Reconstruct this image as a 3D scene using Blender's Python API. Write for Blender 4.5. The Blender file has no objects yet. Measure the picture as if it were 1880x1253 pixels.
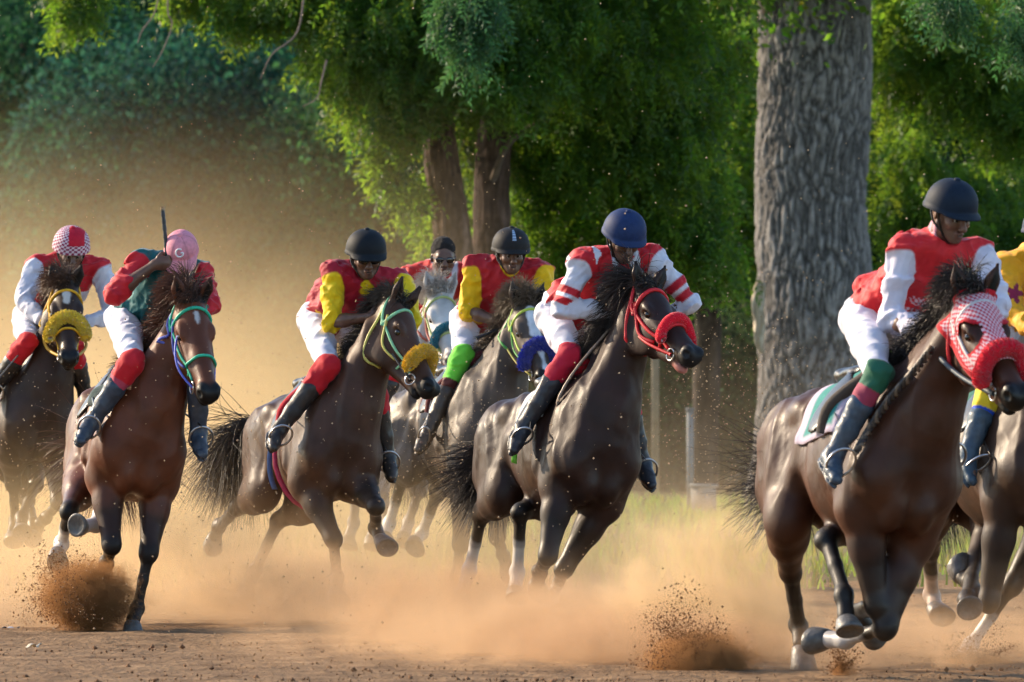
import bpy, math, random, os
import numpy as np
from mathutils import Vector, Matrix
DEV = os.environ.get('DEVPARTS', '')          # empty = everything
def want(k): return (not DEV) or (k in DEV.split(','))
sc = bpy.context.scene
COL = sc.collection
R = math.radians
rng = np.random.default_rng(7)
random.seed(7)
# ---------------------------------------------------------------- camera
FP, CXP, HYP, CH = 15666.0, 940.0, 715.0, 1.35      # focal length (px of the 1880 px photograph), centre column, horizon row, camera height
cam_d = bpy.data.cameras.new('camera'); cam = bpy.data.objects.new('camera', cam_d); COL.objects.link(cam)
cam.location = (0, 0, CH); cam.rotation_euler = (R(90), 0, 0)
cam_d.sensor_width = 36; cam_d.lens = 300; cam_d.shift_y = (HYP - 626.5) / 1880.0
cam_d.clip_start = 1; cam_d.clip_end = 3000
cam_d.dof.use_dof = True; cam_d.dof.focus_distance = 48.5; cam_d.dof.aperture_fstop = 8.0
sc.camera = cam
# ---------------------------------------------------------------- sky, sun, exposure
SUN_DIR = np.array([-0.80, 0.46, 0.42]); SUN_DIR /= np.linalg.norm(SUN_DIR)
elev = math.asin(SUN_DIR[2]); az = math.atan2(SUN_DIR[0], SUN_DIR[1])
w = bpy.data.worlds.new('World'); sc.world = w; w.use_nodes = True
nt = w.node_tree; bg = nt.nodes['Background']
sky = nt.nodes.new('ShaderNodeTexSky'); sky.sky_type = 'NISHITA'; sky.sun_disc = False
sky.sun_elevation = elev; sky.sun_rotation = az; sky.dust_density = .5; sky.ozone_density = 1.6; sky.air_density = 1.0
nt.links.new(sky.outputs[0], bg.inputs[0]); bg.inputs[1].default_value = 0.15
sd = bpy.data.lights.new('sun', 'SUN'); sd.energy = 4.2; sd.angle = R(0.6); sd.color = (1.0, 0.80, 0.56)
so = bpy.data.objects.new('sun', sd); COL.objects.link(so)
so.rotation_euler = Vector(SUN_DIR).to_track_quat('Z', 'Y').to_euler()
so.location = Vector(SUN_DIR) * 60
sc.view_settings.view_transform = 'Standard'; sc.view_settings.look = 'None'
sc.view_settings.exposure = 1.0; sc.view_settings.gamma = 1
sc.cycles.volume_bounces = 1; sc.cycles.max_bounces = 6; sc.cycles.diffuse_bounces = 3; sc.cycles.glossy_bounces = 2
sc.cycles.transmission_bounces = 3; sc.cycles.transparent_max_bounces = 8
sc.cycles.volume_step_rate = 1.0; sc.cycles.volume_max_steps = 96
sc.cycles.use_denoising = True; sc.cycles.use_adaptive_sampling = True; sc.cycles.adaptive_threshold = .035
sc.cycles.sample_clamp_indirect = 6.0
try: sc.cycles.use_light_tree = False
except Exception: pass
# ---------------------------------------------------------------- pixel rays of the photograph (used to place joints in space)
CAM = np.array([0.0, 0.0, CH])
def ray(px, py): return np.array([(px - CXP) / FP, 1.0, (HYP - py) / FP])
def at(px, py, Y): return CAM + ray(px, py) * Y
def nrm(v):
    v = np.asarray(v, float); return v / max(np.linalg.norm(v), 1e-9)
# ---------------------------------------------------------------- tags
def tag(o, label=None, cat=None, group=None, kind=None):
    if label: o['label'] = label
    if cat: o['category'] = cat
    if group: o['group'] = group
    if kind: o['kind'] = kind
    return o
def empty(name, loc, label=None, cat=None, group=None):
    o = bpy.data.objects.new(name, None); COL.objects.link(o); o.location = tuple(loc); o.empty_display_size = .2
    return tag(o, label, cat, group)
def mesh_obj(name, V, Fc, mat, parent=None, col=None, smooth=True, mats=None, midx=None):
    """V (n,3) world coordinates, Fc (m,3|4) int array or list of lists."""
    me = bpy.data.meshes.new(name)
    V = np.asarray(V, np.float32)
    if isinstance(Fc, np.ndarray):
        m, k = Fc.shape
        me.vertices.add(len(V)); me.vertices.foreach_set('co', V.ravel())
        me.loops.add(m * k); me.loops.foreach_set('vertex_index', Fc.astype(np.int32).ravel())
        me.polygons.add(m); me.polygons.foreach_set('loop_start', np.arange(0, m * k, k, dtype=np.int32))
        me.polygons.foreach_set('loop_total', np.full(m, k, np.int32))
        me.update(calc_edges=True)
    else:
        me.from_pydata([tuple(v) for v in V], [], [tuple(f) for f in Fc]); me.update()
    if col is not None:
        a = me.color_attributes.new('Col', 'FLOAT_COLOR', 'POINT')
        c = np.ones((len(V), 4), np.float32); c[:, :3] = col; a.data.foreach_set('color', c.ravel())
    for mm in (mats or [mat]): me.materials.append(mm)
    if midx is not None: me.polygons.foreach_set('material_index', np.asarray(midx, np.int32))
    if smooth: me.polygons.foreach_set('use_smooth', np.ones(len(me.polygons), bool))
    o = bpy.data.objects.new(name, me); COL.objects.link(o)
    if parent is not None:
        # keep world coordinates: parents are unrotated, so a plain offset does it
        off = np.array(parent_world(parent), np.float32)
        co = V - off; me.vertices.foreach_set('co', co.ravel()); o.parent = parent
    me.update()
    return o
def parent_world(p):
    loc = np.array(p.location); q = p.parent
    while q is not None: loc = loc + np.array(q.location); q = q.parent
    return loc
# ---------------------------------------------------------------- materials
def mat(name, color=(.5, .5, .5), rough=.6, spec=.5, vcol=False, noise=0.0, nscale=20., bump=0.0, bscale=60., metal=0., sheen=0., coat=0., mottled=None, trans=0.):
    m = bpy.data.materials.new(name); m.use_nodes = True; n = m.node_tree; b = n.nodes['Principled BSDF']; L = n.links.new
    b.inputs['Roughness'].default_value = rough; b.inputs['Metallic'].default_value = metal
    b.inputs['Specular IOR Level'].default_value = spec
    if sheen: b.inputs['Sheen Weight'].default_value = sheen; b.inputs['Sheen Roughness'].default_value = .4
    if coat: b.inputs['Coat Weight'].default_value = coat; b.inputs['Coat Roughness'].default_value = .25
    tc = n.nodes.new('ShaderNodeTexCoord')
    if vcol:
        a = n.nodes.new('ShaderNodeAttribute'); a.attribute_name = 'Col'; src = a.outputs['Color']
    else:
        r_ = n.nodes.new('ShaderNodeRGB'); r_.outputs[0].default_value = (*color, 1); src = r_.outputs[0]
    if noise:
        t = n.nodes.new('ShaderNodeTexNoise'); t.inputs['Scale'].default_value = nscale; t.inputs['Detail'].default_value = 6
        L(tc.outputs['Object'], t.inputs['Vector'])
        mr = n.nodes.new('ShaderNodeMapRange'); mr.inputs[1].default_value = .25; mr.inputs[2].default_value = .75
        mr.inputs[3].default_value = 1 - noise; mr.inputs[4].default_value = 1 + noise; L(t.outputs['Fac'], mr.inputs[0])
        mx = n.nodes.new('ShaderNodeMix'); mx.data_type = 'RGBA'; mx.blend_type = 'MULTIPLY'; mx.inputs[0].default_value = 1
        L(src, mx.inputs[6]); L(mr.outputs[0], mx.inputs[7]); src = mx.outputs[2]
    L(src, b.inputs['Base Color'])
    if bump:
        t = n.nodes.new('ShaderNodeTexNoise'); t.inputs['Scale'].default_value = bscale; t.inputs['Detail'].default_value = 4
        L(tc.outputs['Object'], t.inputs['Vector'])
        bp = n.nodes.new('ShaderNodeBump'); bp.inputs['Strength'].default_value = bump; bp.inputs['Distance'].default_value = .01
        L(t.outputs['Fac'], bp.inputs['Height']); L(bp.outputs[0], b.inputs['Normal'])
    return m
# ---------------------------------------------------------------- signed-distance modelling
class Sdf:
    def __init__(s, sharp=2.2): s.p = []; s.sharp = sharp
    def cone(s, a, b, ra, rb, col=(.5, .5, .5), k=.03, w=None, kw=1., sub=False):
        a = np.asarray(a, float); b = np.asarray(b, float)
        s.p.append(dict(t=0, a=a, b=b, ra=ra, rb=rb, col=np.asarray(col, float), k=k, w=None if w is None else nrm(w), kw=kw, sub=sub,
                        c=(a + b) / 2, R=np.linalg.norm(b - a) / 2 + max(ra, rb) * max(kw, 1)))
    def ell(s, c, fr, rad, col=(.5, .5, .5), k=.03, sub=False):
        """ellipsoid: fr = 3 axis row vectors (orthonormal)"""
        s.p.append(dict(t=1, c=np.asarray(c, float), fr=np.array([nrm(v) for v in fr]), rad=np.asarray(rad, float), col=np.asarray(col, float), k=k, sub=sub, R=max(rad)))
    def bounds(s):
        P = [(q['c'] - q['R'], q['c'] + q['R']) for q in s.p if not q['sub']]
        return np.min([x[0] for x in P], 0), np.max([x[1] for x in P], 0)
    def ev(s, P, col=False, cap=.14):
        n = len(P); d = np.full(n, cap); C = np.zeros((n, 3)) if col else None
        if col: C[:] = s.p[0]['col']
        for q in s.p:
            m = np.nonzero(((P - q['c']) ** 2).sum(1) < (q['R'] + cap) ** 2)[0]
            if not len(m): continue
            X = P[m]
            if q['t'] == 0:
                ba = q['b'] - q['a']; L2 = max(ba @ ba, 1e-9); pa = X - q['a']
                h = np.clip(pa @ ba / L2, 0, 1); r = q['ra'] + (q['rb'] - q['ra']) * h
                v = pa - h[:, None] * ba
                if q['w'] is not None and q['kw'] != 1:
                    t = (v @ q['w']); v1 = v + np.outer(t * (1 / q['kw'] - 1), q['w'])
                    ln = np.sqrt((v1 ** 2).sum(1)) + 1e-9
                    t2 = v1 @ q['w']; v2 = v1 + np.outer(t2 * (1 / q['kw'] - 1), q['w'])
                    g = np.sqrt((v2 ** 2).sum(1)) / ln
                    dn = (ln - r) / np.maximum(g, .2)
                else: dn = np.sqrt((v ** 2).sum(1)) - r
            else:
                Q = (X - q['c']) @ q['fr'].T; q1 = Q / q['rad']; ln = np.sqrt((q1 ** 2).sum(1)) + 1e-9
                q2 = q1 / q['rad']; g = np.sqrt((q2 ** 2).sum(1)) / ln
                dn = (ln - 1) / np.maximum(g, 1e-3)
            d0 = d[m]; k = q['k']
            if q['sub']:
                h = np.clip(.5 - .5 * (dn + d0) / k, 0, 1); nd = d0 * (1 - h) - dn * h + k * h * (1 - h)
            else:
                h = np.clip(.5 + .5 * (d0 - dn) / k, 0, 1); nd = d0 * (1 - h) + dn * h - k * h * (1 - h)
            nd = np.minimum(nd, cap)
            if col:
                hh = np.clip((h - .5) * s.sharp + .5, 0, 1)[:, None]; C[m] = C[m] * (1 - hh) + q['col'] * hh
            d[m] = nd
        return (d, C) if col else d
    def grad(s, P, e=.004, cap=.3):
        g = np.zeros_like(P)
        for i in range(3):
            o = np.zeros(3); o[i] = e; g[:, i] = s.ev(P + o, cap=cap) - s.ev(P - o, cap=cap)
        n = np.sqrt((g ** 2).sum(1))[:, None]; return g / np.maximum(n, 1e-9)
    def project(s, P, off=0., it=8, cap=.3):
        P = np.array(P, float)
        for _ in range(it):
            d = s.ev(P, cap=cap); g = s.grad(P, cap=cap); P = P - g * ((d - off) * .9)[:, None]
        return P
    def mesh(s, h=.011, disp=None):
        lo, hi = s.bounds(); lo = lo - 4 * h; hi = hi + 4 * h
        f = 4; H = h * f
        n = np.ceil((hi - lo) / H).astype(int) + 1
        gx, gy, gz = [lo[i] + H * np.arange(n[i]) for i in range(3)]
        G = np.stack(np.meshgrid(gx, gy, gz, indexing='ij'), -1).reshape(-1, 3)
        Dc = s.ev(G).reshape(n)
        nf = (n - 1) * f + 1
        near = np.abs(Dc) < H * 2.2
        ii = [np.minimum(np.arange(nf[i]) // f, n[i] - 1) for i in range(3)]
        ir = [np.minimum((np.arange(nf[i]) + f // 2) // f, n[i] - 1) for i in range(3)]
        mask = near[np.ix_(*ir)]
        D = Dc[np.ix_(*ir)].astype(np.float64).copy()
        idx = np.nonzero(mask)
        P = np.stack([lo[i] + h * idx[i] for i in range(3)], 1)
        d = np.empty(len(P))
        for a in range(0, len(P), 400000): 
            q = P[a:a + 400000]; dd = s.ev(q)
            if disp is not None: dd = dd + disp(q)
            d[a:a + 400000] = dd
        D[idx] = d
        V, Q = surface_nets(D, lo, h)
        _, C = s.ev(V, col=True)
        return V, Q, C
def surface_nets(D, lo, h):
    S = D < 0; n = np.array(D.shape) - 1
    c = np.zeros(n, np.int8)
    for dx in (0, 1):
        for dy in (0, 1):
            for dz in (0, 1): c += S[dx:dx + n[0], dy:dy + n[1], dz:dz + n[2]]
    act = (c > 0) & (c < 8); I = np.array(np.nonzero(act)).T; idm = -np.ones(n, np.int64); idm[act] = np.arange(len(I))
    acc = np.zeros((len(I), 3)); cnt = np.zeros(len(I))
    for ax in range(3):
        o1, o2 = [i for i in range(3) if i != ax]
        for u in (0, 1):
            for v in (0, 1):
                A = I.copy(); A[:, o1] += u; A[:, o2] += v; B = A.copy(); B[:, ax] += 1
                da = D[A[:, 0], A[:, 1], A[:, 2]]; db = D[B[:, 0], B[:, 1], B[:, 2]]
                m = (da < 0) != (db < 0); t = np.where(m, da / np.where(m, da - db, 1), 0)
                P = A - I + 0.; P[:, ax] += t
                acc[m] += P[m]; cnt[m] += 1
    V = lo + h * (I + acc / cnt[:, None])
    quads = []
    for ax in range(3):
        o1, o2 = [(1, 2), (2, 0), (0, 1)][ax]
        sl0 = [slice(None)] * 3; sl1 = [slice(None)] * 3; sl0[ax] = slice(0, -1); sl1[ax] = slice(1, None)
        a = S[tuple(sl0)]; b = S[tuple(sl1)]; m = a != b
        J = np.array(np.nonzero(m)).T; J = J[(J[:, o1] > 0) & (J[:, o2] > 0) & (J[:, o1] < n[o1]) & (J[:, o2] < n[o2])]
        def cid(du, dv):
            K = J.copy(); K[:, o1] += du; K[:, o2] += dv; return idm[K[:, 0], K[:, 1], K[:, 2]]
        q = np.stack([cid(-1, -1), cid(0, -1), cid(0, 0), cid(-1, 0)], 1)
        inside = S[J[:, 0], J[:, 1], J[:, 2]]
        q[~inside] = q[~inside][:, ::-1]; quads.append(q)
    return V, np.concatenate(quads)
# ---------------------------------------------------------------- tubes, hair, sheets
def tubes(paths, rad, sides=6, cap=True):
    """paths (N,K,3), rad (N,K) -> V, Q ; closed tubes"""
    paths = np.asarray(paths, float); N, K, _ = paths.shape; rad = np.broadcast_to(rad, (N, K))
    T = np.gradient(paths, axis=1); T /= np.maximum(np.linalg.norm(T, axis=2, keepdims=True), 1e-9)
    ref = np.where(np.abs(T[:, :, 2:3]) > .9, np.array([1., 0, 0]), np.array([0., 0, 1.]))
    ref = np.broadcast_to(ref[:, :1], T.shape)
    A = np.cross(T, ref); A /= np.maximum(np.linalg.norm(A, axis=2, keepdims=True), 1e-6); B = np.cross(T, A)
    th = np.arange(sides) * 2 * np.pi / sides
    V = paths[:, :, None] + rad[:, :, None, None] * (np.cos(th)[None, None, :, None] * A[:, :, None] + np.sin(th)[None, None, :, None] * B[:, :, None])
    V = V.reshape(-1, 3)
    n_, k_, s_ = np.meshgrid(np.arange(N), np.arange(K - 1), np.arange(sides), indexing='ij')
    base = n_ * K * sides; s2 = (s_ + 1) % sides
    Q = np.stack([base + k_ * sides + s_, base + k_ * sides + s2, base + (k_ + 1) * sides + s2, base + (k_ + 1) * sides + s_], -1).reshape(-1, 4)
    if cap and sides >= 4:
        # close each end with quads when sides is even
        ex = []
        for kk in (0, K - 1):
            for n in range(N):
                b = n * K * sides + kk * sides
                for j in range(1, sides // 2): ex.append([b + j - 1 if j > 1 else b, b + j, b + sides - j - 1 if sides - j - 1 > j else b + j + 1, b + (sides - j) % sides])
        ex = [e for e in ex if len(set(e)) == 4]
        if ex: Q = np.concatenate([Q, np.array(ex)])
    return V, Q
def spline(pts, n=24):
    """Catmull-Rom through pts"""
    P = np.asarray(pts, float)
    P = np.concatenate([[2 * P[0] - P[1]], P, [2 * P[-1] - P[-2]]]); m = len(P) - 3
    t = np.linspace(0, m - 1e-6, n); i = t.astype(int); u = (t - i)[:, None]
    a, b, c, d = P[i], P[i + 1], P[i + 2], P[i + 3]
    return .5 * ((2 * b) + (c - a) * u + (2 * a - 5 * b + 4 * c - d) * u ** 2 + (3 * b - a - 3 * c + d) * u ** 3)
class MB:
    def __init__(s): s.V = []; s.Q = []; s.n = 0; s.C = []
    def add(s, V, Q, col=None):
        V = np.asarray(V); Q = np.asarray(Q)
        if Q.shape[1] == 3: Q = np.concatenate([Q, Q[:, 2:3]], 1)
        s.V.append(V); s.Q.append(Q + s.n); s.n += len(V)
        s.C.append(np.broadcast_to(np.array(col if col is not None else (.5, .5, .5)), (len(V), 3)))
    def tube(s, pts, r, sides=8, n=None, col=None):
        p = spline(pts, n or max(8, 6 * len(pts))); rr = np.interp(np.linspace(0, 1, len(p)), np.linspace(0, 1, len(np.atleast_1d(r))), np.atleast_1d(r)) if np.ndim(r) else np.full(len(p), r)
        V, Q = tubes(p[None], rr[None], sides); s.add(V, Q, col)
    def obj(s, name, m, parent=None, smooth=True, vcol=False):
        V = np.concatenate(s.V); Q = np.concatenate(s.Q)
        deg = Q[:, 2] == Q[:, 3]
        if deg.any():
            Fc = [list(q[:3]) if g else list(q) for q, g in zip(Q, deg)]
        else: Fc = Q
        return mesh_obj(name, V, Fc, m, parent, col=np.concatenate(s.C) if vcol else None, smooth=smooth)
def sheet(G, th, nr=None):
    """G (a,b,3) grid; closed slab of thickness th (along the grid normals)"""
    a, b, _ = G.shape; du = np.gradient(G, axis=0); dv = np.gradient(G, axis=1); N = np.cross(du, dv)
    N /= np.maximum(np.linalg.norm(N, axis=2, keepdims=True), 1e-9)
    V = np.concatenate([G.reshape(-1, 3), (G + N * th).reshape(-1, 3)]); o = a * b; Q = []
    for i in range(a - 1):
        for j in range(b - 1):
            p = i * b + j; Q.append([p, p + b, p + b + 1, p + 1]); Q.append([o + p, o + p + 1, o + p + b + 1, o + p + b])
    def side(l):
        for x, y in zip(l[:-1], l[1:]): Q.append([x, y, o + y, o + x])
    side([j for j in range(b)]); side([(a - 1) * b + j for j in range(b)][::-1]); side([i * b for i in range(a)][::-1]); side([i * b + b - 1 for i in range(a)])
    return V, np.array(Q)
def lathe(c, fr, prof, n=20, sx=1., sy=1.):
    """rings (h, r) round axis fr[2]"""
    V = []; th = np.arange(n) * 2 * np.pi / n
    for h, r in prof: V.append(np.asarray(c) + h * fr[2] + r * (np.outer(np.cos(th) * sx, fr[0]) + np.outer(np.sin(th) * sy, fr[1])))
    V = np.concatenate(V); Q = []
    for i in range(len(prof) - 1):
        for j in range(n): Q.append([i * n + j, i * n + (j + 1) % n, (i + 1) * n + (j + 1) % n, (i + 1) * n + j])
    return V, np.array(Q)
def sinnoise(P, f, seed=0, oct=3):
    r = np.random.default_rng(seed); o = np.zeros(len(P)); a = 1.
    for _ in range(oct):
        for _ in range(4):
            k = r.normal(size=3); k = k / np.linalg.norm(k) * f; o += a * np.sin(P @ k + r.uniform(0, 6.28))
        f *= 1.9; a *= .55
    return o / 4
# ================================================================ horses
M = {}
def horse_coat(name):
    m = mat(name, vcol=True, rough=.5, spec=.24, noise=.45, nscale=5, coat=.06); n = m.node_tree; L = n.links.new; b = n.nodes['Principled BSDF']; tc = n.nodes['Texture Coordinate']
    def nz(scale, det, dist=0.):
        t = n.nodes.new('ShaderNodeTexNoise'); t.inputs['Scale'].default_value = scale; t.inputs['Detail'].default_value = det; t.inputs['Distortion'].default_value = dist; L(tc.outputs['Object'], t.inputs['Vector']); return t
    t1, t2, t3 = nz(5.5, 2.2, .5), nz(150, 3), nz(3.2, 5, .3)
    b1 = n.nodes.new('ShaderNodeBump'); b1.inputs['Strength'].default_value = .22; b1.inputs['Distance'].default_value = .035; L(t1.outputs['Fac'], b1.inputs['Height'])
    b2 = n.nodes.new('ShaderNodeBump'); b2.inputs['Strength'].default_value = .25; b2.inputs['Distance'].default_value = .003; L(t2.outputs['Fac'], b2.inputs['Height']); L(b1.outputs[0], b2.inputs['Normal']); L(b2.outputs[0], b.inputs['Normal']); L(b2.outputs[0], b.inputs['Coat Normal']); b.inputs['Coat Roughness'].default_value = .30
    mr = n.nodes.new('ShaderNodeMapRange'); mr.inputs[1].default_value = .35; mr.inputs[2].default_value = .65; mr.inputs[3].default_value = .40; mr.inputs[4].default_value = .66; L(t3.outputs['Fac'], mr.inputs[0]); L(mr.outputs[0], b.inputs['Roughness'])
    return m
M['coat'] = horse_coat('coat_hair')
M['hair'] = mat('mane_hair', vcol=True, rough=.45, spec=.4)
M['hoof'] = mat('hoof_horn', (.09, .085, .08), rough=.45, noise=.4, nscale=30, bump=.4, bscale=50)
M['eye'] = mat('eye_gloss', (.008, .005, .004), rough=.06, spec=.8)
M['fleece'] = mat('fleece_wool', vcol=True, rough=.95, spec=.1, sheen=.5)
M['steel'] = mat('bridle_steel', (.45, .45, .46), rough=.28, metal=1.)
M['leather'] = mat('tack_leather', (.012, .010, .009), rough=.35, spec=.5, bump=.2, bscale=90)
M['cloth_v'] = mat('cloth_colour', vcol=True, rough=.8, spec=.2, noise=.12, nscale=40, bump=.35, bscale=70, sheen=.2)
M['strap'] = mat('strap_colour', vcol=True, rough=.5, spec=.4, noise=.15, nscale=60)
FRL, FLL = .42, .285        # forearm, front cannon
HRL, HCL = .42, .37         # gaskin, hind cannon
UP = np.array([0., 0, 1])
class Horse: pass
def pix(p):
    q = p - CAM; return (CXP + FP * q[0] / q[1], HYP - FP * q[2] / q[1])
def chain(prev, px, py, L, sgn, report=None):
    """point on the pixel ray at distance L from prev; sgn +1 = the solution nearer the camera; |sgn|<1 shortens the depth offset"""
    d = nrm(ray(px, py)); v = prev - CAM; t0 = v @ d; c = CAM + t0 * d; off = L * L - ((c - prev) ** 2).sum()
    if off < 0:
        if report: print('   stretch', report, round(math.sqrt(((c - prev) ** 2).sum()) / L, 2))
        return c
    return c - d * math.sqrt(off) * sgn
def build_horse(name, label, D, theta, withers, croup_dz=0., roll=8., pitch=0., scale=1., neckL=.66, poll=None, muzzle=None, face_roll=0., head_n=None,
                legs=None, headk=1.08, gape=0., ears=1., coat=(.03, .018, .012), points=(.008, .007, .007), belly=None, socks=(), blaze=None, muzz=None, hair=(.012, .009, .008), grp='racehorses'):
    h = Horse(); h.name = name; h.D = D; s = h.s = scale
    th = R(theta); F0 = np.array([math.sin(th), -math.cos(th), 0.]); L0 = np.array([math.cos(th), math.sin(th), 0.])
    O = at(withers[0], withers[1], D)
    ph = R(pitch); Fw = F0 * math.cos(ph) + UP * math.sin(ph); U = np.cross(Fw, L0)
    U = nrm(U); rr = R(roll); U2 = U * math.cos(rr) + L0 * math.sin(rr); L2 = L0 * math.cos(rr) - U * math.sin(rr)
    h.F, h.L, h.U, h.O, h.F0, h.L0 = Fw, L2, U2, O, F0, L0
    T = h.T = lambda f, l, u: O + s * (f * Fw + l * L2 + u * U2)
    fr = (Fw, L2, U2)
    h.root = empty('horse', (O[0], O[1], 0), label, 'horse', grp)
    S = h.S = Sdf(); E = S.ell; C = S.cone; c0 = np.array(coat); pt = np.array(points); bl = np.array(belly if belly is not None else coat)
    # trunk
    E(T(-.26, 0, -.41), fr, (.45 * s, .245 * s, .335 * s), c0)
    E(T(-.02, 0, -.40), fr, (.32 * s, .215 * s, .36 * s), c0, k=.08)
    C(T(.06, 0, -.10), T(-.22, 0, -.085), .075 * s, .085 * s, c0, k=.10)
    C(T(-.2, 0, -.13), T(-.75, 0, -.15), .10 * s, .13 * s, c0, k=.10, w=L2, kw=1.3)
    E(T(-.60, 0, -.33), fr, (.34 * s, .180 * s, .21 * s), bl, k=.1)
    E(T(-.84, 0, -.23), fr, (.28 * s, .200 * s, .200 * s), c0, k=.09)
    for sd_ in (-1, 1):
        f2 = (nrm(Fw * .35 + U2), L2 * 1., nrm(Fw - U2 * .35))
        E(T(.08, .125 * sd_, -.40), f2, (.30 * s, .095 * s, .18 * s), c0, k=.09)            # shoulder blade
        E(T(.21, .135 * sd_, -.52), fr, (.12 * s, .095 * s, .16 * s), c0, k=.05)              # point of shoulder
        E(T(.0, .165 * sd_, -.56), fr, (.15 * s, .075 * s, .15 * s), c0, k=.05)               # triceps
        E(T(.17, .065 * sd_, -.65), fr, (.14 * s, .08 * s, .13 * s), c0, k=.05)              # pectoral
        E(T(-.90, .105 * sd_, -.34), fr, (.24 * s, .104 * s, .28 * s), c0, k=.05)              # haunch
        E(T(-1.06, .088 * sd_, -.32), fr, (.10 * s, .085 * s, .20 * s), c0, k=.05)
        E(T(-.74, .17 * sd_, -.14), fr, (.06 * s, .04 * s, .05 * s), c0, k=.06)
        C(T(-.16, .20 * sd_, -.20), T(-.08, .235 * sd_, -.55), .035 * s, .03 * s, c0, k=.06); C(T(-.62, .175 * sd_, -.30), T(-.74, .16 * sd_, -.56), .03 * s, .03 * s, c0, k=.06)               # point of hip
    C(T(-1.06, 0, -.14), T(-1.22, 0, -.20), .065 * s, .04 * s, c0, k=.06)                   # dock
    # neck and head
    s0 = s; P = chain(T(.02, 0, -.06), poll[0], poll[1], neckL * s, 1, name + ' neck')
    Mz = chain(P, muzzle[0], muzzle[1], .60 * s, 1 if len(muzzle) < 3 else muzzle[2], name + ' head')
    a = nrm(Mz - P); nn = nrm(UP - a * (a @ UP)) if head_n is None else nrm(np.array(head_n) - a * (a @ np.array(head_n)))
    l = np.cross(nn, a)                                   # the horse's left
    fa = R(face_roll); nn, l = nn * math.cos(fa) + l * math.sin(fa), l * math.cos(fa) - nn * math.sin(fa)
    if l @ L2 < 0: l = -l
    h.a, h.n, h.l, h.P = a, nn, l, P
    sh = s * headk; H = h.H = lambda A, N_, Lt: P + sh * (A * a + N_ * nn + Lt * l)
    hf = (a, l, nn)
    nb = T(.12, 0, -.36); nc = P - nn * .09 * s - a * .00 * s
    nd = nc - nb; wv = nrm(np.cross(nd, np.cross(L2, nd)))
    crest = nrm(np.cross(L2, nd)); crest = crest if crest @ U2 > 0 else -crest
    mid = nb + nd * .5 + crest * .035 * s; q1 = nb + nd * .22 + crest * .01 * s
    C(nb, q1, .280 * s, .245 * s, c0, k=.09, w=wv, kw=.66)
    C(q1, mid, .245 * s, .182 * s, c0, k=.06, w=wv, kw=.58)
    C(mid, nc, .178 * s, .12 * s, c0, k=.05, w=wv, kw=.58)
    C(nb + crest * .12 * s, mid + crest * .10 * s, .07 * s, .055 * s, c0, k=.08)            # crest
    for sd_ in (-1, 1):                                                                       # brachiocephalic muscle ridge
        C(T(.24, .11 * sd_, -.42), nc + nd * -.12 - crest * .02 * s + L2 * .055 * sd_ * s, .06 * s, .045 * s, c0, k=.07)
    h.nb, h.nc, h.mid, h.crest, h.nd = nb, nc, mid, crest, nd
    mz = np.array(muzz if muzz is not None else pt)
    E(H(.09, -.055, 0), hf, (.135 * sh, .088 * sh, .088 * sh), c0, k=.05)
    C(H(.10, -.045, 0), H(.34, -.040, 0), .072 * sh, .050 * sh, c0, k=.03, w=l, kw=1.05)
    C(H(.34, -.040, 0), H(.50, -.035, 0), .048 * sh, .038 * sh, c0, k=.03, w=l, kw=1.05)
    C(H(.22, -.090, 0), H(.50, -.065, 0), .080 * sh, .056 * sh, c0, k=.03, w=l, kw=.85)
    for sd_ in (-1, 1):
        E(H(.185, -.150, .052 * sd_), hf, (.130 * sh, .036 * sh, .125 * sh), c0, k=.035)        # cheek
        E(H(.165, -.028, .078 * sd_), hf, (.055 * sh, .026 * sh, .028 * sh), c0, k=.022)        # brow
        E(H(.29, -.062, .062 * sd_), hf, (.11 * sh, .014 * sh, .014 * sh), c0, k=.025)          # facial crest
        E(H(.190, -.048, .094 * sd_), hf, (.028 * sh, .016 * sh, .019 * sh), c0, k=.012, sub=True)
        E(H(.555, -.030, .037 * sd_), hf, (.045 * sh, .026 * sh, .036 * sh), mz, k=.022)        # nostril wing
        E(H(.578, -.032, .052 * sd_), hf, (.024 * sh, .018 * sh, .020 * sh), mz * .4, k=.010, sub=True)
        e0 = H(-.005, -.0, .055 * sd_); e1 = H(-.06, .075, .075 * sd_)
        ear_dir = nrm(nn * .80 - a * .55 + l * .30 * sd_)
        C(e0, e0 + ear_dir * .075 * sh, .033 * sh, .034 * sh, c0, k=.02, w=nrm(np.cross(ear_dir, l)), kw=.55)
        C(e0 + ear_dir * .075 * sh, e0 + ear_dir * .145 * sh, .034 * sh, .008 * sh, c0 * .7, k=.01, w=nrm(np.cross(ear_dir, l)), kw=.55)
        S.cone(e0 + ear_dir * .04 * s + a * .026 * sh, e0 + ear_dir * .14 * s + a * .018 * sh, .020 * sh, .006 * sh, pt, k=.008, sub=True)
    E(H(.545, -.060, 0), hf, (.062 * sh, .052 * sh, .058 * sh), mz, k=.03)
    C(H(.20, -.215, 0), H(.47, -.135, 0), .036 * sh, .032 * sh, c0, k=.045, w=l, kw=1.25)
    E(H(.520, -.130 - gape, 0), hf, (.050 * sh, .036 * sh, .026 * sh), mz if gape == 0 else np.array([.42, .16, .13]), k=.022)                     # lower lip
    S.cone(H(.47, -.108, -.06), H(.47, -.108, .06), .006, .006, mz, k=.01, sub=True)
    E(H(.56, -.110, 0), hf, (.05 * sh, .05 * sh, .004 * sh), mz, k=.008, sub=True)
    # legs
    h.leg = {}; hoof_pts = []
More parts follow.
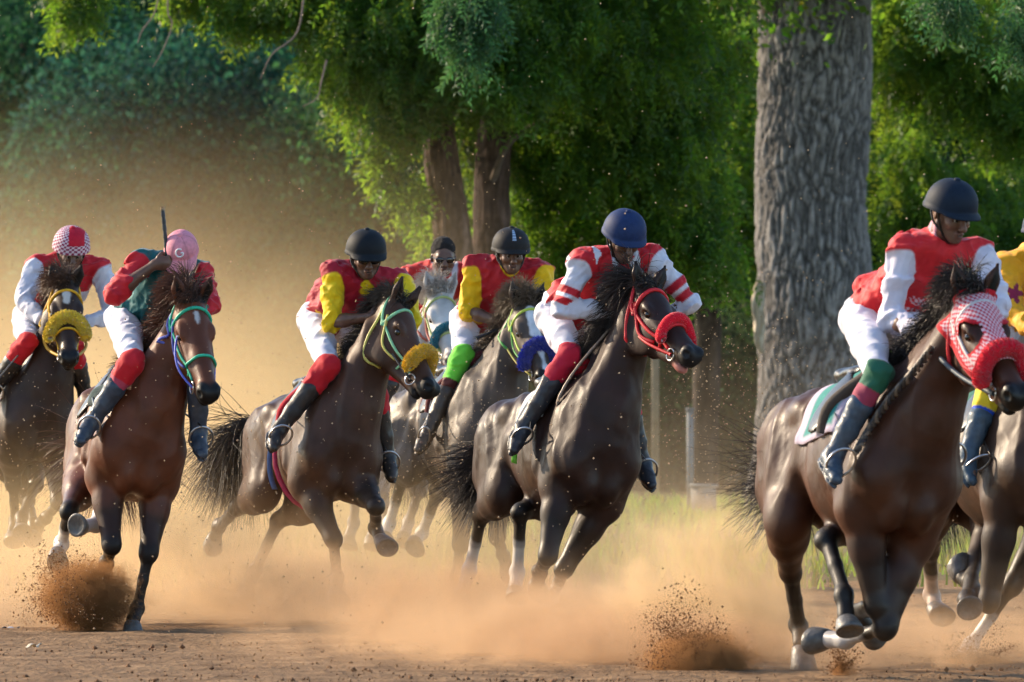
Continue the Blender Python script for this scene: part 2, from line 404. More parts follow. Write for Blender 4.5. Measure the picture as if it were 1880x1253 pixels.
    for key, lg in (legs or {}).items():
        side = 1 if key[1] == 'L' else -1; front = key[0] == 'F'
        lc = np.array(lg.get('col', pt)); sock = lg.get('sock'); sc_ = np.array(sock if sock is not None else lc)
        df, du, dl = lg.get('d', (0, 0, 0)); pts = lg['p']; sg = lg.get('s', (1, 1, 1)); hi = 0
        if front:
            j0 = T(.05 + df, (.150 + dl) * side, -.67 + du)
            j1 = chain(j0, pts[0][0], pts[0][1], FRL * s, sg[0], name + key + ' forearm')
            j2 = chain(j1, pts[1][0], pts[1][1], FLL * s, sg[1], name + key + ' cannon')
            j3 = chain(j2, pts[2][0], pts[2][1], .13 * s, sg[2], name + key + ' pastern')
            ax = nrm(np.cross(np.cross(nrm(j1 - j0), Fw), nrm(j1 - j0)))
            fb = nrm(Fw - nrm(j1 - j0) * (Fw @ nrm(j1 - j0)))
            C(T(.16, .135 * side, -.52), j0, .12 * s, .115 * s, c0, k=.06)
            m_ = j0 + (j1 - j0) * .38
            C(j0, m_, .115 * s, .090 * s, c0, k=.05, w=L2, kw=.80)
            C(m_, j1, .082 * s, .048 * s, c0 * .25 + lc * .75, k=.04)
            C(j0 + fb * .03 * s, j0 + (j1 - j0) * .5 + fb * .03 * s, .05 * s, .035 * s, c0, k=.04)
            up = nrm(j0 - j1)
            E(j1, (up, np.cross(up, fb), fb), (.066 * s, .052 * s, .056 * s), lc, k=.03)
            E(j1 - fb * .035 * s + up * .012 * s, (up, np.cross(up, fb), fb), (.03 * s, .025 * s, .022 * s), lc, k=.02)
            cu, cf, fe = .042, .034, .044
        else:
            j00 = T(-.92 + df * .3, .125 * side, -.26)
            jS = T(-.70 + df, (.145 + dl) * side, -.60 + du)
            C(j00, jS, .185 * s, .125 * s, c0, k=.07, w=L2, kw=.64)
            j0 = jS
            j1 = chain(j0, pts[0][0], pts[0][1], HRL * s, sg[0], name + key + ' gaskin')
            j2 = chain(j1, pts[1][0], pts[1][1], HCL * s, sg[1], name + key + ' cannon')
            j3 = chain(j2, pts[2][0], pts[2][1], .13 * s, sg[2], name + key + ' pastern')
            up = nrm(j0 - j1); dn = nrm(j2 - j1)
            bk = nrm(-Fw - up * (-Fw @ up))
            m_ = j0 + (j1 - j0) * .35
            C(j00 + (T(-1.05, .11 * side, -.45) - j00) * 1.0, m_, .13 * s, .085 * s, c0, k=.08, w=L2, kw=.72)
            C(j0, m_, .130 * s, .100 * s, c0, k=.05, w=L2, kw=.80)
            C(m_, j1, .098 * s, .050 * s, c0 * .6 + lc * .4, k=.05, w=L2, kw=.85)
            C(m_ + bk * .05 * s, j1 + bk * .048 * s + up * .02 * s, .03 * s, .020 * s, c0 * .6 + lc * .4, k=.03)   # tendon to the hock
            E(j1, (up, np.cross(up, bk), bk), (.066 * s, .050 * s, .058 * s), lc, k=.025)
            C(j1, j1 + bk * .045 * s + up * .045 * s, .030 * s, .022 * s, lc, k=.02)
            cu, cf, fe = .045, .037, .047
        cd = nrm(j2 - j1); fbk = nrm(Fw - cd * (Fw @ cd))
        mm = j1 + (j2 - j1) * .5
        C(j1, mm, cu * s, cf * s, lc, k=.02, w=np.cross(cd, fbk), kw=.82)
        C(mm, j2, cf * s, cf * 1.06 * s, sc_ if sock is not None else lc, k=.02, w=np.cross(cd, fbk), kw=.82)
        C(j1 - fbk * .022 * s + cd * .04 * s, j2 - fbk * .026 * s, .017 * s, .018 * s, sc_ if sock is not None else lc, k=.015)
        E(j2 - fbk * .008 * s, (cd, np.cross(cd, fbk), fbk), (fe * 1.05 * s, fe * .95 * s, fe * 1.05 * s), sc_, k=.02)
        pd = nrm(j3 - j2)
        C(j2, j3 - pd * .02 * s, .036 * s, .040 * s, sc_, k=.02)
        C(j2 - fbk * .03 * s, j2 - fbk * .035 * s + pd * .04 * s, .020 * s, .008 * s, sc_, k=.015)  # ergot tuft
        h.leg[key] = (j0, j1, j2, j3); hoof_pts.append((j2, j3, pd, fbk, cd, key))
    if blaze:
        for (A0, A1, rw, bc) in blaze:
            n0, n1 = (.035 if A0 < .25 else .01), (.02 if A1 < .3 else .0)
            p0, p1 = H(A0, n0, 0), H(A1, n1, 0)
            h.__dict__.setdefault('bl', []).append((p0, p1, rw * s, np.array(bc)))
    def folds(Pq):
        q = Pq - O; A = np.stack([q @ Fw, q @ L2, q @ U2 * .30], 1); n1 = sinnoise(A, 15, int(D * 7), 2); n2 = sinnoise(A * np.array([1, 1, 1.6]), 38, int(D * 3), 2)
        hi = np.clip((Pq[:, 2] - .75) / .2, 0, 1); return -hi * (.0105 * (1 - np.abs(n1) * 3.0).clip(-.40, 1) + .0028 * (1 - np.abs(n2) * 2.5).clip(-.5, 1)) * np.clip((.60 - (q @ Fw)) / .15, 0, 1)
    V, Q, Cc = S.mesh(.0105, folds)
    if hasattr(h, 'bl'):
        for p0, p1, rw, bc in h.bl:
            ba = p1 - p0; t = np.clip((V - p0) @ ba / (ba @ ba), 0, 1); dv = V - p0 - t[:, None] * ba
            dv = dv - np.outer(dv @ h.n, h.n) * .6
            dd = np.sqrt((dv ** 2).sum(1)) + sinnoise(V, 60, 3) * .006
            wgt = np.clip((rw - dd) / .008 + .5, 0, 1)[:, None]; Cc = Cc * (1 - wgt) + bc * wgt
    # dust on the lower legs and belly, sweat-lightened folds
    low = np.clip((.62 - V[:, 2]) / .6, 0, 1) * .14 * (0.7 + .5 * sinnoise(V, 14, 5)); low = np.clip(low, 0, .55)[:, None]
    Cc = Cc * (1 - low) + np.array([.20, .13, .075]) * low
    body = mesh_obj('body', V, Q, M['coat'], h.root, col=Cc); h.body = body
    # hooves
    for (j2, j3, pd, fbk, cd, key) in hoof_pts:
        toe = nrm(fbk - pd * (fbk @ pd)); lat = np.cross(pd, toe)
        g = key in legs and legs[key].get('ground')
        if g:                                   # flat on the ground
            pd_ = -UP; toe = nrm(h.F0); lat = np.cross(pd_, toe); axd = pd_; hh = .075 * s
            base = np.array([j3[0], j3[1], max(j3[2], .06)]); hh = base[2] + .012 - .0
        else: axd = pd; base = j3 - pd * .01 * s; hh = .078 * s
        prof = [(-.012, .030, 0), (0.0, .044, 0), (.012, .050, .004), (hh * .6, .060, .018), (hh * .96, .066, .028), (hh, .064, .028), (hh, .050, .026), (hh - .014, .030, .02), (hh - .012, .001, .02)]
        th_ = np.arange(24) * 2 * np.pi / 24; Vh = []
        for hz, r_, shf in prof: Vh.append(base + axd * hz + toe * shf * s + r_ * s * (np.outer(np.cos(th_) * 1.08, toe) + np.outer(np.sin(th_) * .95, lat)))
        Vh = np.concatenate(Vh); Qh = [[i * 24 + j, i * 24 + (j + 1) % 24, (i + 1) * 24 + (j + 1) % 24, (i + 1) * 24 + j] for i in range(len(prof) - 1) for j in range(24)]
        mesh_obj('hoof', Vh, np.array(Qh), M['hoof'], h.root)
    for sd_ in (-1, 1):
        c = H(.190, -.046, .080 * sd_)
        V2, Q2 = lathe(c, (a, nn, l), [(math.cos(t) * .021 * s, math.sin(t) * .021 * s + 1e-4) for t in np.linspace(0, math.pi, 9)], 14)
        eo = mesh_obj('eye', V2, Q2, M['eye'], h.root)
    return h
def hair_strands(roots, dirs, length, n=8, wind=(-.7, .5, .25), gravity=.25, jit=.35, seed=0, curl=.25, ck=.16):
    r = np.random.default_rng(seed); N = len(roots); L = length * r.uniform(.55, 1.15, N) if np.ndim(length) == 0 else length * r.uniform(.7, 1.15, N)
    P = np.zeros((N, n, 3)); P[:, 0] = roots; d = dirs / np.linalg.norm(dirs, axis=1, keepdims=True) + r.normal(0, jit * .6, (N, 3)); wv = np.array(wind)
    cl = r.normal(0, curl, (N, 3)); cl2 = r.normal(0, curl * .8, (N, 3))
    clump = r.integers(0, max(3, N // 40), N); cv = r.normal(0, ck, (clump.max() + 1, 3))
    for i in range(1, n):
        t = i / (n - 1)
        d = d + (wv * .30 + cv[clump] * .75 - UP * gravity * t * .5 + cl * math.sin(3 * t) * .5 + cl2 * math.cos(5 * t) * .4 )
        d /= np.linalg.norm(d, axis=1, keepdims=True); P[:, i] = P[:, i - 1] + d * (L / (n - 1))[:, None]
    return P
def hair_obj(name, P, r0, col, parent, seed=0, tipcol=None, sides=3, label=None):
    N, K, _ = P.shape; rr = np.random.default_rng(seed); t = np.linspace(0, 1, K)
    rad = r0 * (1 - t ** 1.6)[None] * rr.uniform(.6, 1.4, (N, 1)) + .0006
    V, Q = tubes(P, rad, sides, cap=False)
    c = np.array(col)[None, None] * rr.uniform(.5, 1.6, (N, 1, 1)) * np.ones((N, K, 1))
    if tipcol is not None: c = c * (1 - t[None, :, None] ** 2 * .8) + np.array(tipcol) * t[None, :, None] ** 2 * .8
    o = mesh_obj(name, V, Q, M['hair'], parent, col=np.repeat(c.reshape(-1, 3), sides, 0))
    if label: o['label'] = label
    return o
def add_hair(h, col=(.012, .009, .008), tip=None, mane_len=.17, mane_n=4200, wind=(-.8, .3, .5), tail_dir=(.15, 1., -.3), tail_len=.62, seed=1, fore_len=.13, tail_wind=(.0, .1, -.45), tailn=2200, side=1.):
    r = np.random.default_rng(seed); s = h.s; ctr = []
    t = r.uniform(0, 1, mane_n)
    line = spline([h.T(.05, 0, -.02), h.nb + h.crest * .17 * s + h.nd * .12, h.mid + h.crest * .125 * s, h.nc + h.crest * .09 * s, h.H(-.03, .03, 0)], 60)
    pt = line[(t * 59).astype(int)] + r.normal(0, .010, (mane_n, 3)) * s
    pt = h.S.project(pt, -.004, it=5)
    dirs = h.crest * .7 - h.a * .0 + nrm(np.array(wind)) * .5 + r.normal(0, .22, (mane_n, 3))
    hair_obj('mane', hair_strands(pt, dirs, mane_len * s, wind=wind, gravity=1.1, jit=.17, seed=seed, curl=.45), .0019, col, h.root, seed, tip)
    n = 900
    pt = h.H(0.0, .02, 0) + np.outer(r.normal(0, .030, n), h.l) + np.outer(r.uniform(-.04, .03, n), h.a); pt = h.S.project(pt, -.004, it=5)
    dirs = h.n * .5 - h.a * .5 + nrm(np.array(wind)) * .4 + r.normal(0, .35, (n, 3))
    hair_obj('forelock', hair_strands(pt, dirs, fore_len * s, wind=wind, gravity=1.0, jit=.22, seed=seed + 3, curl=.4), .0019, col, h.root, seed, tip)
    n = tailn; b = h.T(-1.19, 0, -.19)
    pt = b + r.normal(0, .022, (n, 3)) + np.outer(r.uniform(-.08, .10, n), nrm(np.array(tail_dir)))
    dirs = np.array(tail_dir) + r.normal(0, .07, (n, 3))
    hair_obj('tail', hair_strands(pt, dirs, tail_len * s, n=16, wind=tail_wind, gravity=.25, jit=.07, seed=seed + 5, curl=.22, ck=.11), .0015, col, h.root, seed, tip)
def strap(h, pts, r, col, off=.004, n=26, mb=None, closed=False):
    P = spline([h.H(*p) for p in pts], n); P = h.S.project(P, off, it=6); P = spline(P[::2], n)
    V, Q = tubes(P[None], np.full((1, len(P)), r), 8); mb.add(V, Q, col); return P
def fleece(h, name, path, r, col, seed=0, nf=6000, label=None, flen=.011):
    """thick wool tube with fibres standing out of it"""
    P = spline(path, 30); rr = np.random.default_rng(seed); K = len(P)
    t = np.linspace(0, 1, K); rad = r * (1 + .05 * np.sin(t * 17 + seed)) * np.clip(np.minimum(t, 1 - t) * 9 + .55, 0, 1)
    V, Q = tubes(P[None], rad[None] * .92, 16)
    i = rr.integers(0, K - 1, nf); u = rr.uniform(0, 1, nf)[:, None]; c = P[i] * (1 - u) + P[i + 1] * u; T_ = P[i + 1] - P[i]
    T_ /= np.linalg.norm(T_, axis=1, keepdims=True); d = rr.normal(size=(nf, 3)); d -= T_ * (d * T_).sum(1)[:, None]; d /= np.linalg.norm(d, axis=1, keepdims=True)
    rt = c + d * (rad[i] * .82)[:, None]; L = flen * rr.uniform(.6, 1.3, nf)[:, None]; e = rt + (d + rr.normal(0, .35, (nf, 3))) * L
    Pp = np.stack([rt, rt * .5 + e * .5 + rr.normal(0, .002, (nf, 3)), e], 1)
    V3, Q3 = tubes(Pp, np.array([.0024, .0022, .0010])[None] * np.ones((nf, 1)), 3, cap=False)
    col = np.array(col); c1 = np.broadcast_to(col, (len(V), 3)); c3 = np.repeat(col[None] * rr.uniform(.65, 1.25, (nf, 1)), 9, 0)
    o = mesh_obj(name, np.concatenate([V, V3]), np.concatenate([Q, Q3 + len(V)]), M['fleece'], h.root, col=np.concatenate([c1, c3]))
    if label: o['label'] = label
    return o
def torus(mb, c, ax, R_, r, col=None, n=20):
    ax = nrm(ax); u = nrm(np.cross(ax, [.3, .5, .8])); v = np.cross(ax, u); t = np.linspace(0, 2 * np.pi, n)
    P = c + R_ * (np.outer(np.cos(t), u) + np.outer(np.sin(t), v)); V, Q = tubes(P[None], np.full((1, n), r), 6); mb.add(V, Q, col)
def bridle(h, col, col2=None, flen=.010, nf=11000, fl=None, fl_a=.36, fl_r=.036, r=.0085, band=True, hood=False, fl_ext=1.0, seed=0):
    """rope bridle: browband, crownpiece, cheekpieces, throatlatch, noseband, bit rings; fleece roll over the nose"""
    col2 = col if col2 is None else col2; s = h.s; mb = MB()
    strap(h, [(.10, -.11, -.10), (.085, -.02, -.10), (.07, .04, -.055), (.065, .055, 0), (.07, .04, .055), (.085, -.02, .10), (.10, -.11, .10)], r * 1.15, col, mb=mb)
    strap(h, [(.10, -.11, -.10), (.02, -.06, -.10), (-.035, .0, -.06), (-.045, .03, 0), (-.035, .0, .06), (.02, -.06, .10), (.10, -.11, .10)], r, col, mb=mb)
    for sd_ in (-1, 1):
        strap(h, [(.05, -.09, .10 * sd_), (.20, -.10, .10 * sd_), (.33, -.10, .085 * sd_), (.45, -.10, .07 * sd_)], r, col, mb=mb)
        strap(h, [(.07, -.05, .10 * sd_), (.20, -.15, .10 * sd_), (.34, -.13, .085 * sd_)], r * .9, col2, mb=mb, off=.006)
        strap(h, [(.02, -.06, .09 * sd_), (.10, -.20, .085 * sd_), (.17, -.27, .03 * sd_), (.175, -.28, 0)], r, col2, mb=mb)
    strap(h, [(.36, -.16, 0), (.36, -.14, -.06), (.36, -.06, -.08), (.36, .01, -.04), (.36, .02, 0), (.36, .01, .04), (.36, -.06, .08), (.36, -.14, .06), (.36, -.16, 0)], r, col, mb=mb, n=40)
    o = mb.obj('bridle', M['strap'], h.root, vcol=True); mb = MB(); h.bit = {}
    for sd_ in (-1, 1):
        p = h.S.project(h.H(.475, -.105, .07 * sd_)[None], .010, it=6)[0]; h.bit[sd_] = p
        torus(mb, p - h.a * .0 + h.l * .004 * sd_, h.l, .034, .0042)
    mb.add(*tubes(np.stack([h.bit[-1], h.bit[1]])[None], np.array([[.005, .005]]), 6))
    mb.obj('bit_ring', M['steel'], o)
    if fl is not None:
        e = fl_ext
        path = [h.H(fl_a + .07, -.10 * e, -.090), h.H(fl_a + .04, -.055, -.100), h.H(fl_a, .015, -.080), h.H(fl_a - .015, .050, 0), h.H(fl_a, .015, .080), h.H(fl_a + .04, -.055, .100), h.H(fl_a + .07, -.10 * e, .090)]
        P = h.S.project(spline(path, 24), fl_r * .75, it=6); P[1:-1] = (P[:-2] + P[1:-1] * 2 + P[2:]) / 4
        fleece(h, 'noseband', P[::2], fl_r, fl, seed, nf=nf, flen=flen)
def saddle(h, cloth=(.1, .3, .2), cloth_edge=(.7, .7, .7), roll=None, f0=-.06, f1=-.50, drop=.36, pattern=None, flap=True):
    s = h.s
    def patch(fa, fb, lo, hi, off, nf=22, nl=40):
        fs = np.linspace(fa, fb, nf); ps = np.linspace(lo, hi, nl); G = np.zeros((nf, nl, 3))
        for i, f in enumerate(fs):
            for j, p in enumerate(ps):
                ang = math.pi / 2 - p * 1.0
                G[i, j] = h.T(f, .30 * math.cos(ang), -.36 + .33 * math.sin(ang))
        return h.S.project(G.reshape(-1, 3), off, it=7).reshape(nf, nl, 3)
    G = patch(f0, f1, -1.45 * drop / .42, 1.45 * drop / .42, .010)
    V, Q = sheet(G, .012 if np.cross(G[1, 20] - G[0, 20], G[0, 21] - G[0, 20]) @ h.U > 0 else -.012)
    nf, nl = 22, 40; uu, vv = np.meshgrid(np.linspace(0, 1, nf), np.linspace(-1, 1, nl), indexing='ij')
    c = np.ones((nf, nl, 3)) * np.array(cloth); ed = (uu < .06) | (uu > .90) | (np.abs(vv) > .90); c[ed] = cloth_edge
    if pattern is not None: c = pattern(uu, vv, c)
    c = np.concatenate([c.reshape(-1, 3)] * 2)
    mesh_obj('saddle_cloth', V, Q, M['cloth_v'], h.root, col=c)
    S2 = Sdf(); fr = (h.F, h.L, h.U)
    S2.ell(h.T(-.34, 0, .0), fr, (.24 * s, .13 * s, .045 * s), k=.03)
    S2.ell(h.T(-.50, 0, .015), fr, (.06 * s, .11 * s, .035 * s), k=.05)
    S2.ell(h.T(-.14, 0, .025), fr, (.05 * s, .06 * s, .04 * s), k=.05)
    for sd_ in (-1, 1): S2.ell(h.T(-.26, .215 * sd_, -.17), (h.F, nrm(h.L * sd_ + h.U * .55), nrm(h.U - h.L * sd_ * .55)), (.13 * s, .022 * s, .17 * s), k=.04)
    V, Q, _ = S2.mesh(.012); mesh_obj('saddle', V, Q, M['leather'], h.root)
    if roll is not None:          # padded roll in front of the saddle, hanging down both shoulders
        pth = [h.T(.06 - .27 * abs(x), .27 * math.sin(x * 1.45), -.36 + .40 * math.cos(x * 1.45)) for x in np.linspace(-1, 1, 13)]
        P = h.S.project(np.array(pth), .024, it=6); mb = MB(); mb.tube(P, .034, 10, col=roll, n=40)
        mb.obj('saddle_pad_roll', M['cloth_v'], h.root, vcol=True)
HORSES = {}
def L_(p, s=(1, 1, 1), d=(0, 0, 0), **k): return dict(p=p, s=s, d=d, **k)
BLK = (.010, .009, .009); WHT = (.55, .52, .48)
if want('horses'):
    HORSES[1] = build_horse('h1', 'dark bay horse at the far left with fluffy yellow noseband and white star', 56, 14, (70, 640), roll=4, pitch=6,
        poll=(121, 527), muzzle=(127, 650), coat=(.036, .018, .011), neckL=.62,
        legs=dict(FR=L_([(24, 888), (28, 958), (22, 985)], s=(-1, -1, 1), d=(0, .0, 0)), FL=L_([(108, 922), (84, 952), (70, 964)], s=(1, -1, -1)),
                  HR=L_([(50, 918), (62, 962), (60, 985)], s=(1, 1, 1), d=(.15, 0, 0)), HL=L_([(66, 890), (40, 950), (38, 972)], s=(1, 1, 1), d=(.1, 0, 0))),
        blaze=[(.10, .14, .028, (.6, .58, .55))])
    HORSES[2] = build_horse('h2', 'reddish bay horse with black legs and green rope bridle under the pink capped rider', 47.6, 13, (264, 668), roll=8, pitch=8,
        poll=(352, 556), muzzle=(386, 712), coat=(.110, .033, .014), neckL=.62,
        legs=dict(FR=L_([(205, 1000), (196, 1036), (186, 1060)], s=(1, -1, -1)), FL=L_([(273, 1015), (252, 1118), (243, 1142)], s=(1, -.3, 1), ground=True),
                  HR=L_([(127, 938), (113, 1000), (106, 1018)], s=(1, -1, 1), sock=WHT), HL=L_([(190, 878), (177, 962), (150, 968)], s=(1, 1, 1), d=(.12, .05, 0), sock=WHT)),
        blaze=[(.10, .15, .013, (.5, .48, .48))])
    HORSES[3] = build_horse('h3', 'dark brown horse with long yellow fleece noseband and tail streaming out behind', 51, 19, (616, 690), roll=6, pitch=8,
        poll=(733, 562), muzzle=(800, 706), coat=(.060, .027, .015), neckL=.66, head_n=(1, -.45, .3),
        legs=dict(FR=L_([(612, 990), (619, 1060), (616, 1090)], s=(1, -1, 1), d=(0, 0, 0)), FL=L_([(690, 930), (690, 972), (700, 992)], s=(1, -1, 1), d=(.05, .02, 0)),
                  HR=L_([(436, 932), (402, 968), (394, 988)], s=(-1, -1, -1), d=(-.18, 0, 0)), HL=L_([(512, 955), (468, 1048), (455, 1080)], s=(-1, -1, -1), d=(-.1, -.04, 0))))
    HORSES[4] = build_horse('h4', 'white grey horse mostly hidden behind the other horses, wearing a teal noseband', 59, 22, (745, 645), roll=5, pitch=8,
        poll=(808, 540), muzzle=(836, 655), coat=(.50, .48, .46), points=(.22, .20, .20), neckL=.62,
        legs=dict(FR=L_([(700, 905), (690, 960), (682, 990)], s=(1, -1, 1)), FL=L_([(770, 900), (750, 960), (742, 985)], s=(1, -1, 1)),
                  HR=L_([(655, 880), (650, 960), (640, 990)], s=(-1, -1, 1)), HL=L_([(700, 880), (712, 960), (705, 985)], s=(-1, -1, 1))))
    HORSES[5] = build_horse('h5', 'dusty dark horse with a white blaze and shaggy blue noseband', 54.5, 24, (885, 668), roll=6, pitch=8,
        poll=(968, 562), muzzle=(1004, 685), coat=(.070, .050, .038), neckL=.6,
        legs=dict(FR=L_([(846, 1000), (838, 1060), (836, 1085)], s=(1, -1, 1), d=(.1, -.05, 0)), FL=L_([(913, 985), (925, 1020), (930, 1045)], s=(1, -1, -1)),
                  HR=L_([(738, 880), (715, 962), (706, 985)], s=(-1, -1, 1), d=(-.05, .03, 0), sock=WHT), HL=L_([(803, 905), (775, 980), (762, 995)], s=(-1, -1, 1), sock=WHT)),
        blaze=[(.06, .24, .036, (.62, .62, .64)), (.24, .34, .012, (.62, .62, .64)), (.34, .52, .016, (.62, .62, .64))])
    HORSES[6] = build_horse('h6', 'black horse in plain red rope bridle and thick red noseband, neck raised', 48, 24, (1082, 688), roll=8, pitch=8,
        poll=(1190, 532), muzzle=(1276, 640), head_n=(.45, -.42, .9), coat=(.030, .013, .009), neckL=.68, 
        legs=dict(FR=L_([(1006, 1020), (992, 1052), (986, 1074)], s=(1, -1, -1)), FL=L_([(1036, 1044), (1014, 1100), (1002, 1128)], s=(1, -1, 1), sock=WHT, d=(-.02, -.05, -.02)),
                  HR=L_([(884, 945), (862, 1048), (848, 1090)], s=(-1, -1, -1), d=(-.08, 0, 0), sock=WHT), HL=L_([(956, 940), (950, 1052), (945, 1085)], s=(1, -1, 1), d=(.08, 0, 0), sock=WHT)),
        muzz=(.012, .011, .012), gape=.010)
    HORSES[7] = build_horse('h7', 'large dark bay horse in a red and white checked hood', 40, 21, (1655, 674), roll=9, pitch=7,
        poll=(1790, 548), muzzle=(1872, 712), coat=(.055, .019, .009), neckL=.68, scale=1.05,
        legs=dict(FR=L_([(1609, 1112), (1566, 1128), (1590, 1150)], s=(1, -1, -1)), FL=L_([(1626, 1152), (1552, 1176), (1518, 1174)], s=(1, -1, -1), d=(-.05, -.1, -.03), sock=(.4, .38, .37)),
                  HR=L_([(1451, 1050), (1467, 1150), (1472, 1188)], s=(-1, -1, 1), d=(-.12, -.02, 0), ground=True), HL=L_([(1518, 990), (1550, 1092), (1554, 1140)], s=(1, 1, 1), d=(.15, .02, 0))))
    HORSES[8] = build_horse('h8', 'brown horse at the right edge, half hidden, with pale hooves and lower legs', 43, 24, (1905, 690), roll=9, pitch=7,
        poll=(2030, 570), muzzle=(2100, 690), coat=(.045, .022, .013), neckL=.64,
        legs=dict(FR=L_([(1816, 1104), (1786, 1082), (1764, 1056)], s=(1, -1, -1), d=(0, 0, 0)), FL=L_([(1858, 1075), (1782, 1186), (1760, 1212)], s=(1, -1, 1), sock=WHT),
                  HR=L_([(1706, 1010), (1712, 1095), (1718, 1118)], s=(-1, -1, 1), d=(-.1, 0, 0), sock=(.4, .3, .24)), HL=L_([(1790, 1030), (1776, 1098), (1774, 1115)], s=(1, 1, 1), d=(.1, 0, 0))))
# ================================================================ riders
M['skin'] = mat('skin', vcol=True, rough=.42, spec=.45, noise=.2, nscale=25, bump=.08, bscale=120)
M['shirt'] = mat('shirt_silk', vcol=True, rough=.62, spec=.3, noise=.08, nscale=30, bump=.12, bscale=180, sheen=.15)
M['breeches'] = mat('breeches_cloth', vcol=True, rough=.7, spec=.25, noise=.07, nscale=25, bump=.15, bscale=140, sheen=.1)
M['boot'] = mat('boot_leather', vcol=True, rough=.42, spec=.4, noise=.3, nscale=30, bump=.2, bscale=60)
M['shell'] = mat('helmet_cover', vcol=True, rough=.65, spec=.22, noise=.15, nscale=50, bump=.1, bscale=200)
M['lens'] = mat('dark_lens', (.006, .006, .007), rough=.08, spec=.8)
M['curl'] = mat('short_hair', (.012, .009, .008), rough=.9, bump=1., bscale=400)
M['cane'] = mat('whip_binding', vcol=True, rough=.4, spec=.5, noise=.5, nscale=60)
SK = np.array([.125, .062, .040])
RED = (.52, .012, .022); CRIM = (.36, .008, .025); WHI = (.62, .62, .70); YEL = (.80, .56, .006); TEAL = (.006, .105, .115)
def segt(V, a, b):
    ba = b - a; t = (V - a) @ ba / (ba @ ba); d = np.linalg.norm(V - a - np.clip(t, 0, 1)[:, None] * ba, axis=1); return t, d
def foot_out(h, p, mrg=.07):
    """slide a joint along its pixel ray towards the camera until it clears the horse"""
    d = nrm(p - CAM)
    for _ in range(60):
        if h.S.ev(p[None], cap=.3)[0] > mrg: break
        p = p - d * .012
    return p
class Rider: pass
def dome(c, f, l, u, rf, rl, ru, bottom=-.02, brim=.0, brim_w=60, bill=None, n=48, m=22, colf=None, thick=.008, name='helmet', material=None, parent=None, drop_back=.02, ridges=0, button=True):
    ph = np.linspace(0, 2 * np.pi, n, endpoint=False); V = []
    ts = np.linspace(0, 1, m)
    rows = []
    for t in ts:
        ang = t * math.pi / 2; rr = math.cos(ang) ** .82 if t < 1 else .0; z = math.sin(ang) ** .95 * ru
        cf = np.cos(ph); sf = np.sin(ph)
        low = (bottom - drop_back * (-cf).clip(0) - .012 * np.abs(sf)) * (1 - t)
        rad = rr + ridges * .010 * (1 - t) * np.cos(ph * 6)
        rows.append(c + np.outer(cf * rf * rad, f) + np.outer(sf * rl * rad, l) + np.outer(z + low, u))
    inner = [c + (r - c) * (1 - thick / .12) for r in (rows[0], rows[6])]
    cf = np.cos(ph); w_ = np.clip(cf - math.cos(R(brim_w)), 0, 1) / (1 - math.cos(R(brim_w))); w_ = np.sqrt(w_)
    b0 = rows[0] - np.outer(np.full(n, .012), u) + np.outer(cf * .004, f) + np.outer(np.sin(ph) * .004, l)
    b1 = b0 + np.outer(w_ * brim, f) - np.outer(w_ * brim * .28, u) + np.outer(np.sin(ph) * w_ * brim * .35, l)
    b2 = b1 - np.outer(np.full(n, .006), u); b3 = b0 - np.outer(np.full(n, .008), u)
    seq = [inner[1], inner[0], b3, b2, b1, b0 + np.outer(np.full(n, .006), u)] + rows
    V = np.concatenate(seq); Q = [[i * n + j, i * n + (j + 1) % n, (i + 1) * n + (j + 1) % n, (i + 1) * n + j] for i in range(len(seq) - 1) for j in range(n)]
    col = None
    if colf is not None:
        ii = np.repeat(np.arange(len(seq)), n); jj = np.tile(ph, len(seq)); col = colf(V, ii - 6, jj, m)
    mb = MB(); mb.V = [V]; mb.Q = [np.array(Q)]; mb.C = [col if col is not None else np.full((len(V), 3), .02)]; mb.n = len(V)
    if button:
        Vb, Qb = lathe(c + u * (ru - .003), (f, l, u), [(0, .018), (.006, .017), (.011, .010), (.012, .0005)], 14); mb.add(Vb, Qb, mb.C[0][-1])
    return mb.obj(name, material or M['shell'], parent, vcol=True)
